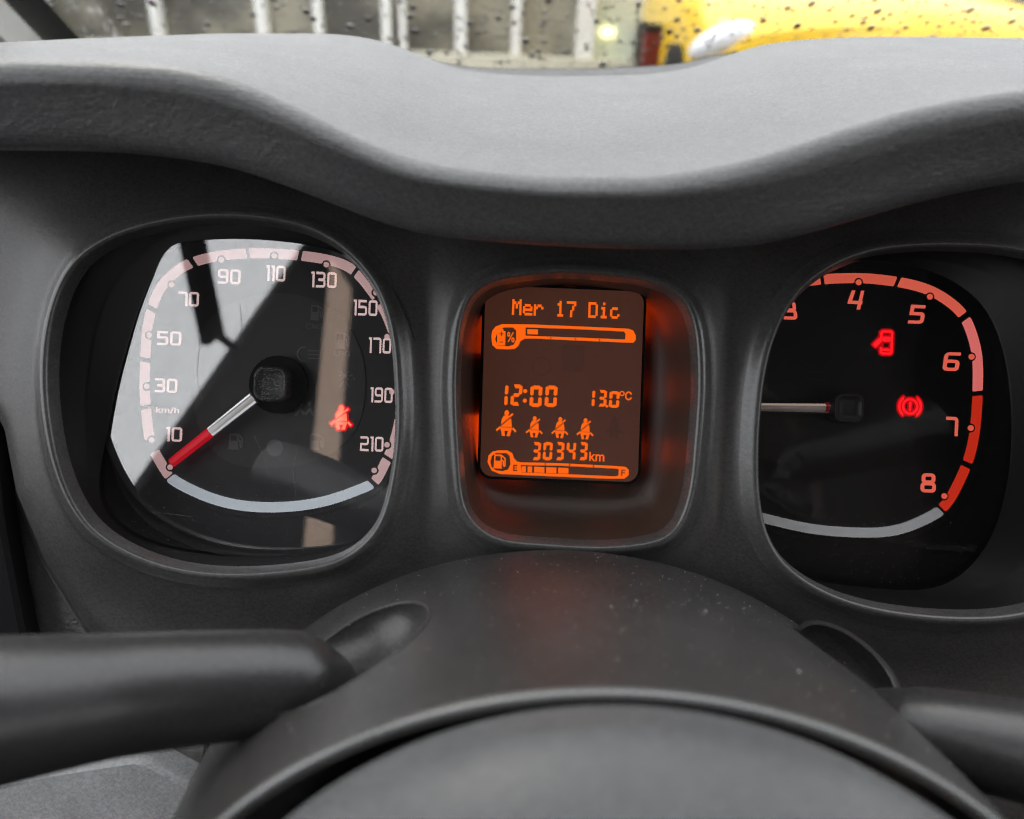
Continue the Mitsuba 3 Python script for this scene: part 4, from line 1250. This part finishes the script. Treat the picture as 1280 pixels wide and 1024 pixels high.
def build_shop():
    k = thing('glass_fronted_building', 'low building with white posts, dull panes and a pale green door behind the windscreen', 'building')
    y = 8.0
    put('wall', wbox((-14, y + 0.3, 0), (16, y + 4, 2.1)), 'wall_grey', k)
    put('plinth', wbox((-14, y - 0.12, 0), (16, y + 0.3, 0.40)), 'plinth_cream', k)
    put('canopy', wbox((-14, y - 0.3, 1.9), (16, y + 0.3, 2.15)), 'post_white', k)
    posts = [(-1100, 12), (-800, 12), (-500, 12), (-200, 10), (60, 10), (200, 9), (330, 10), (400, 8), (484, 9), (504, 6), (576, 12), (645, 10), (731, 20), (812, 9), (900, 10), (1000, 12), (1200, 12), (1500, 12), (1800, 12)]
    for u, w in posts:
        x = at_y(u, y)
        hw = w / F * y / 2
        put('post', wbox((x - hw, y - 0.05, 0.402), (x + hw, y + 0.1, 1.9)), 'post_white', k)
    xs = [at_y(u, y) for u, _ in posts]
    for i, (a, b) in enumerate(zip(xs, xs[1:])):
        u = posts[i][0]
        if u == 731:
            d = put('door', wbox((a, y + 0.12, 0.402), (b, y + 0.18, 1.9)), 'door_green', k, label='pale green door')
            xx = at_y(760, y)
            lamp = ellipsoid((xx, y + 0.09, 0.62), (0.075, 0.03, 0.045), sub=2)
            put('wall_lamp', lamp, 'post_white', k, smooth=True, glow=em((255, 255, 170), 2.0))
        else:
            put('pane', wbox((a + 0.02, y + 0.14, 0.402), (b - 0.02, y + 0.17, 1.9)), 'pane_olive', k)


build_shop()


def build_car(name, label, paint, x0, y0, yaw, s=1.0, cat='car', zt=0.0):
    k = thing(name, label, cat)
    Rz = trimesh.transformations.rotation_matrix(yaw, [0, 0, 1])

    def fit(m):
        m.apply_scale(s)
        m.apply_transform(Rz)
        m.apply_translation([x0, y0, zt])
        return m
    # nose towards -y; lofted sections of the body: y, half width, bottom, shoulder height
    secs = [(0.0, 0.55, 0.35, 0.58), (0.05, 0.68, 0.24, 0.66), (0.22, 0.755, 0.20, 0.74), (0.6, 0.785, 0.2, 0.80), (1.15, 0.80, 0.2, 0.86), (2.4, 0.81, 0.2, 0.92), (3.5, 0.79, 0.2, 0.92), (3.8, 0.76, 0.26, 0.88), (3.86, 0.6, 0.36, 0.8)]
    rings = []
    for y, w, b, t in secs:
        r = rr(-w, b, w, t, 0.12)
        q = even(np.array(r.exterior.coords)[:-1], 80)
        q[:, 1] += np.where(q[:, 1] > t - 0.06, 0.07 * (1 - (q[:, 0] / w) ** 2), 0)
        rings.append((q, y))
    m = loft(rings)
    V = m.vertices.copy()
    m.vertices = V[:, [0, 2, 1]]
    if m.volume < 0:
        m.invert()
    put('body', fit(m), paint, k, smooth=40)
    cab = trimesh.convex.convex_hull(np.array([(sx * w, y, z) for sx in (-1, 1) for w, y, z in ((0.76, 1.2, 0.90), (0.62, 1.85, 1.42), (0.62, 3.0, 1.45), (0.72, 3.7, 0.92))]))
    put('cabin_glass', fit(cab), 'car_glass', k)
    roof = trimesh.convex.convex_hull(np.array([(sx * w, y, z) for sx in (-1, 1) for w, y, z in ((0.63, 1.82, 1.40), (0.60, 1.9, 1.47), (0.60, 2.95, 1.49), (0.64, 3.05, 1.43))]))
    put('roof', fit(roof), paint, k, smooth=30)
    for sx in (-1, 1):
        hl = ellipsoid((0, 0, 0), (0.145, 0.10, 0.062), sub=3)
        hl.apply_transform(trimesh.transformations.rotation_matrix(sx * 0.42, [0, 1, 0]))
        hl.apply_transform(trimesh.transformations.rotation_matrix(sx * 0.5, [0, 0, 1]))
        hl.apply_translation([sx * 0.69, 0.17, 0.645])
        put('headlight', fit(hl), 'headlight_glass', k, smooth=True)
        for y in (0.75, 3.1):
            w = trimesh.creation.cylinder(radius=0.30, height=0.19, sections=36)
            w.apply_transform(trimesh.transformations.rotation_matrix(math.pi / 2, [0, 1, 0]))
            w.apply_translation([sx * 0.74, y, 0.30])
            put('wheel', fit(w), 'tyre', k, smooth=40)
    gr = wbox((-0.42, -0.02, 0.36), (0.42, 0.05, 0.50))
    put('grille', fit(gr), 'black_satin', k)
    return k


build_car('yellow_car', 'bright yellow car with a white headlight parked facing us beyond the windscreen', 'yellow_paint', 1.81, 4.05, -0.06, 1.22)
build_car('grey_car', 'dark grey car parked beyond the far left of the windscreen', 'grey_paint', -4.3, 6.6, 1.4)
k = thing('red_bin', 'dark red bin standing between the pale green door and the yellow car', 'bin')
bx = at_y(818, 6.0)
put('body', rbox((bx - 0.07, 6.0, 0.003), (bx + 0.07, 6.14, 0.74), 0.02), 'red_paint', k, smooth=30)
put('lid', rbox((bx - 0.08, 5.99, 0.74), (bx + 0.08, 6.15, 0.79), 0.015), 'black_satin', k, smooth=30)
k = thing('beige_building', 'added beige wall behind the car, mirrored as a strip in the left gauge', 'building')
pr('added_wall_beige', (0.62, 0.45, 0.35), 0.9, 0.1)
put('wall', wbox((-2.98, -9.0, 0), (5.0, -6.3, 5.2)), 'added_wall_beige', k)  # unseen wall, added to show as the pale strip in the left lens
put('roof', trimesh.convex.convex_hull(np.array([(-2.95, -9.2, 5.2), (5.2, -9.2, 5.2), (-2.95, -6.1, 5.2), (5.2, -6.1, 5.2), (-2.95, -7.6, 6.4), (5.2, -7.6, 6.4)])), 'tyre', k)
k = thing('bare_tree', 'thin tree with sparse dull leaves growing beyond the car window on the left', 'tree')
pr('bark', (0.10, 0.085, 0.07), 0.9, 0.1)
pr('leaf', (0.09, 0.10, 0.055), 0.8, 0.2)
rng = np.random.default_rng(3)
bx_, by_ = -9.5, -6.5
put('trunk', tube(np.array([[bx_, by_, 0], [bx_ + 0.1, by_, 1.2], [bx_ - 0.1, by_ + 0.1, 2.6], [bx_, by_, 4.2]]), [0.12, 0.1, 0.07, 0.03], 10), 'bark', k, smooth=True)
tris = []
for i in range(1800):
    c = np.array([bx_, by_, 1.9]) + rng.normal(0, 1, 3) * [1.1, 1.1, 0.6]
    a_, b_ = rng.normal(0, 0.06, 3), rng.normal(0, 0.06, 3)
    tris.append([c - a_, c + b_, c + a_])
tris = np.array(tris).reshape(-1, 3)
put('crown', trimesh.Trimesh(tris, np.arange(len(tris)).reshape(-1, 3), process=False), 'leaf', k)
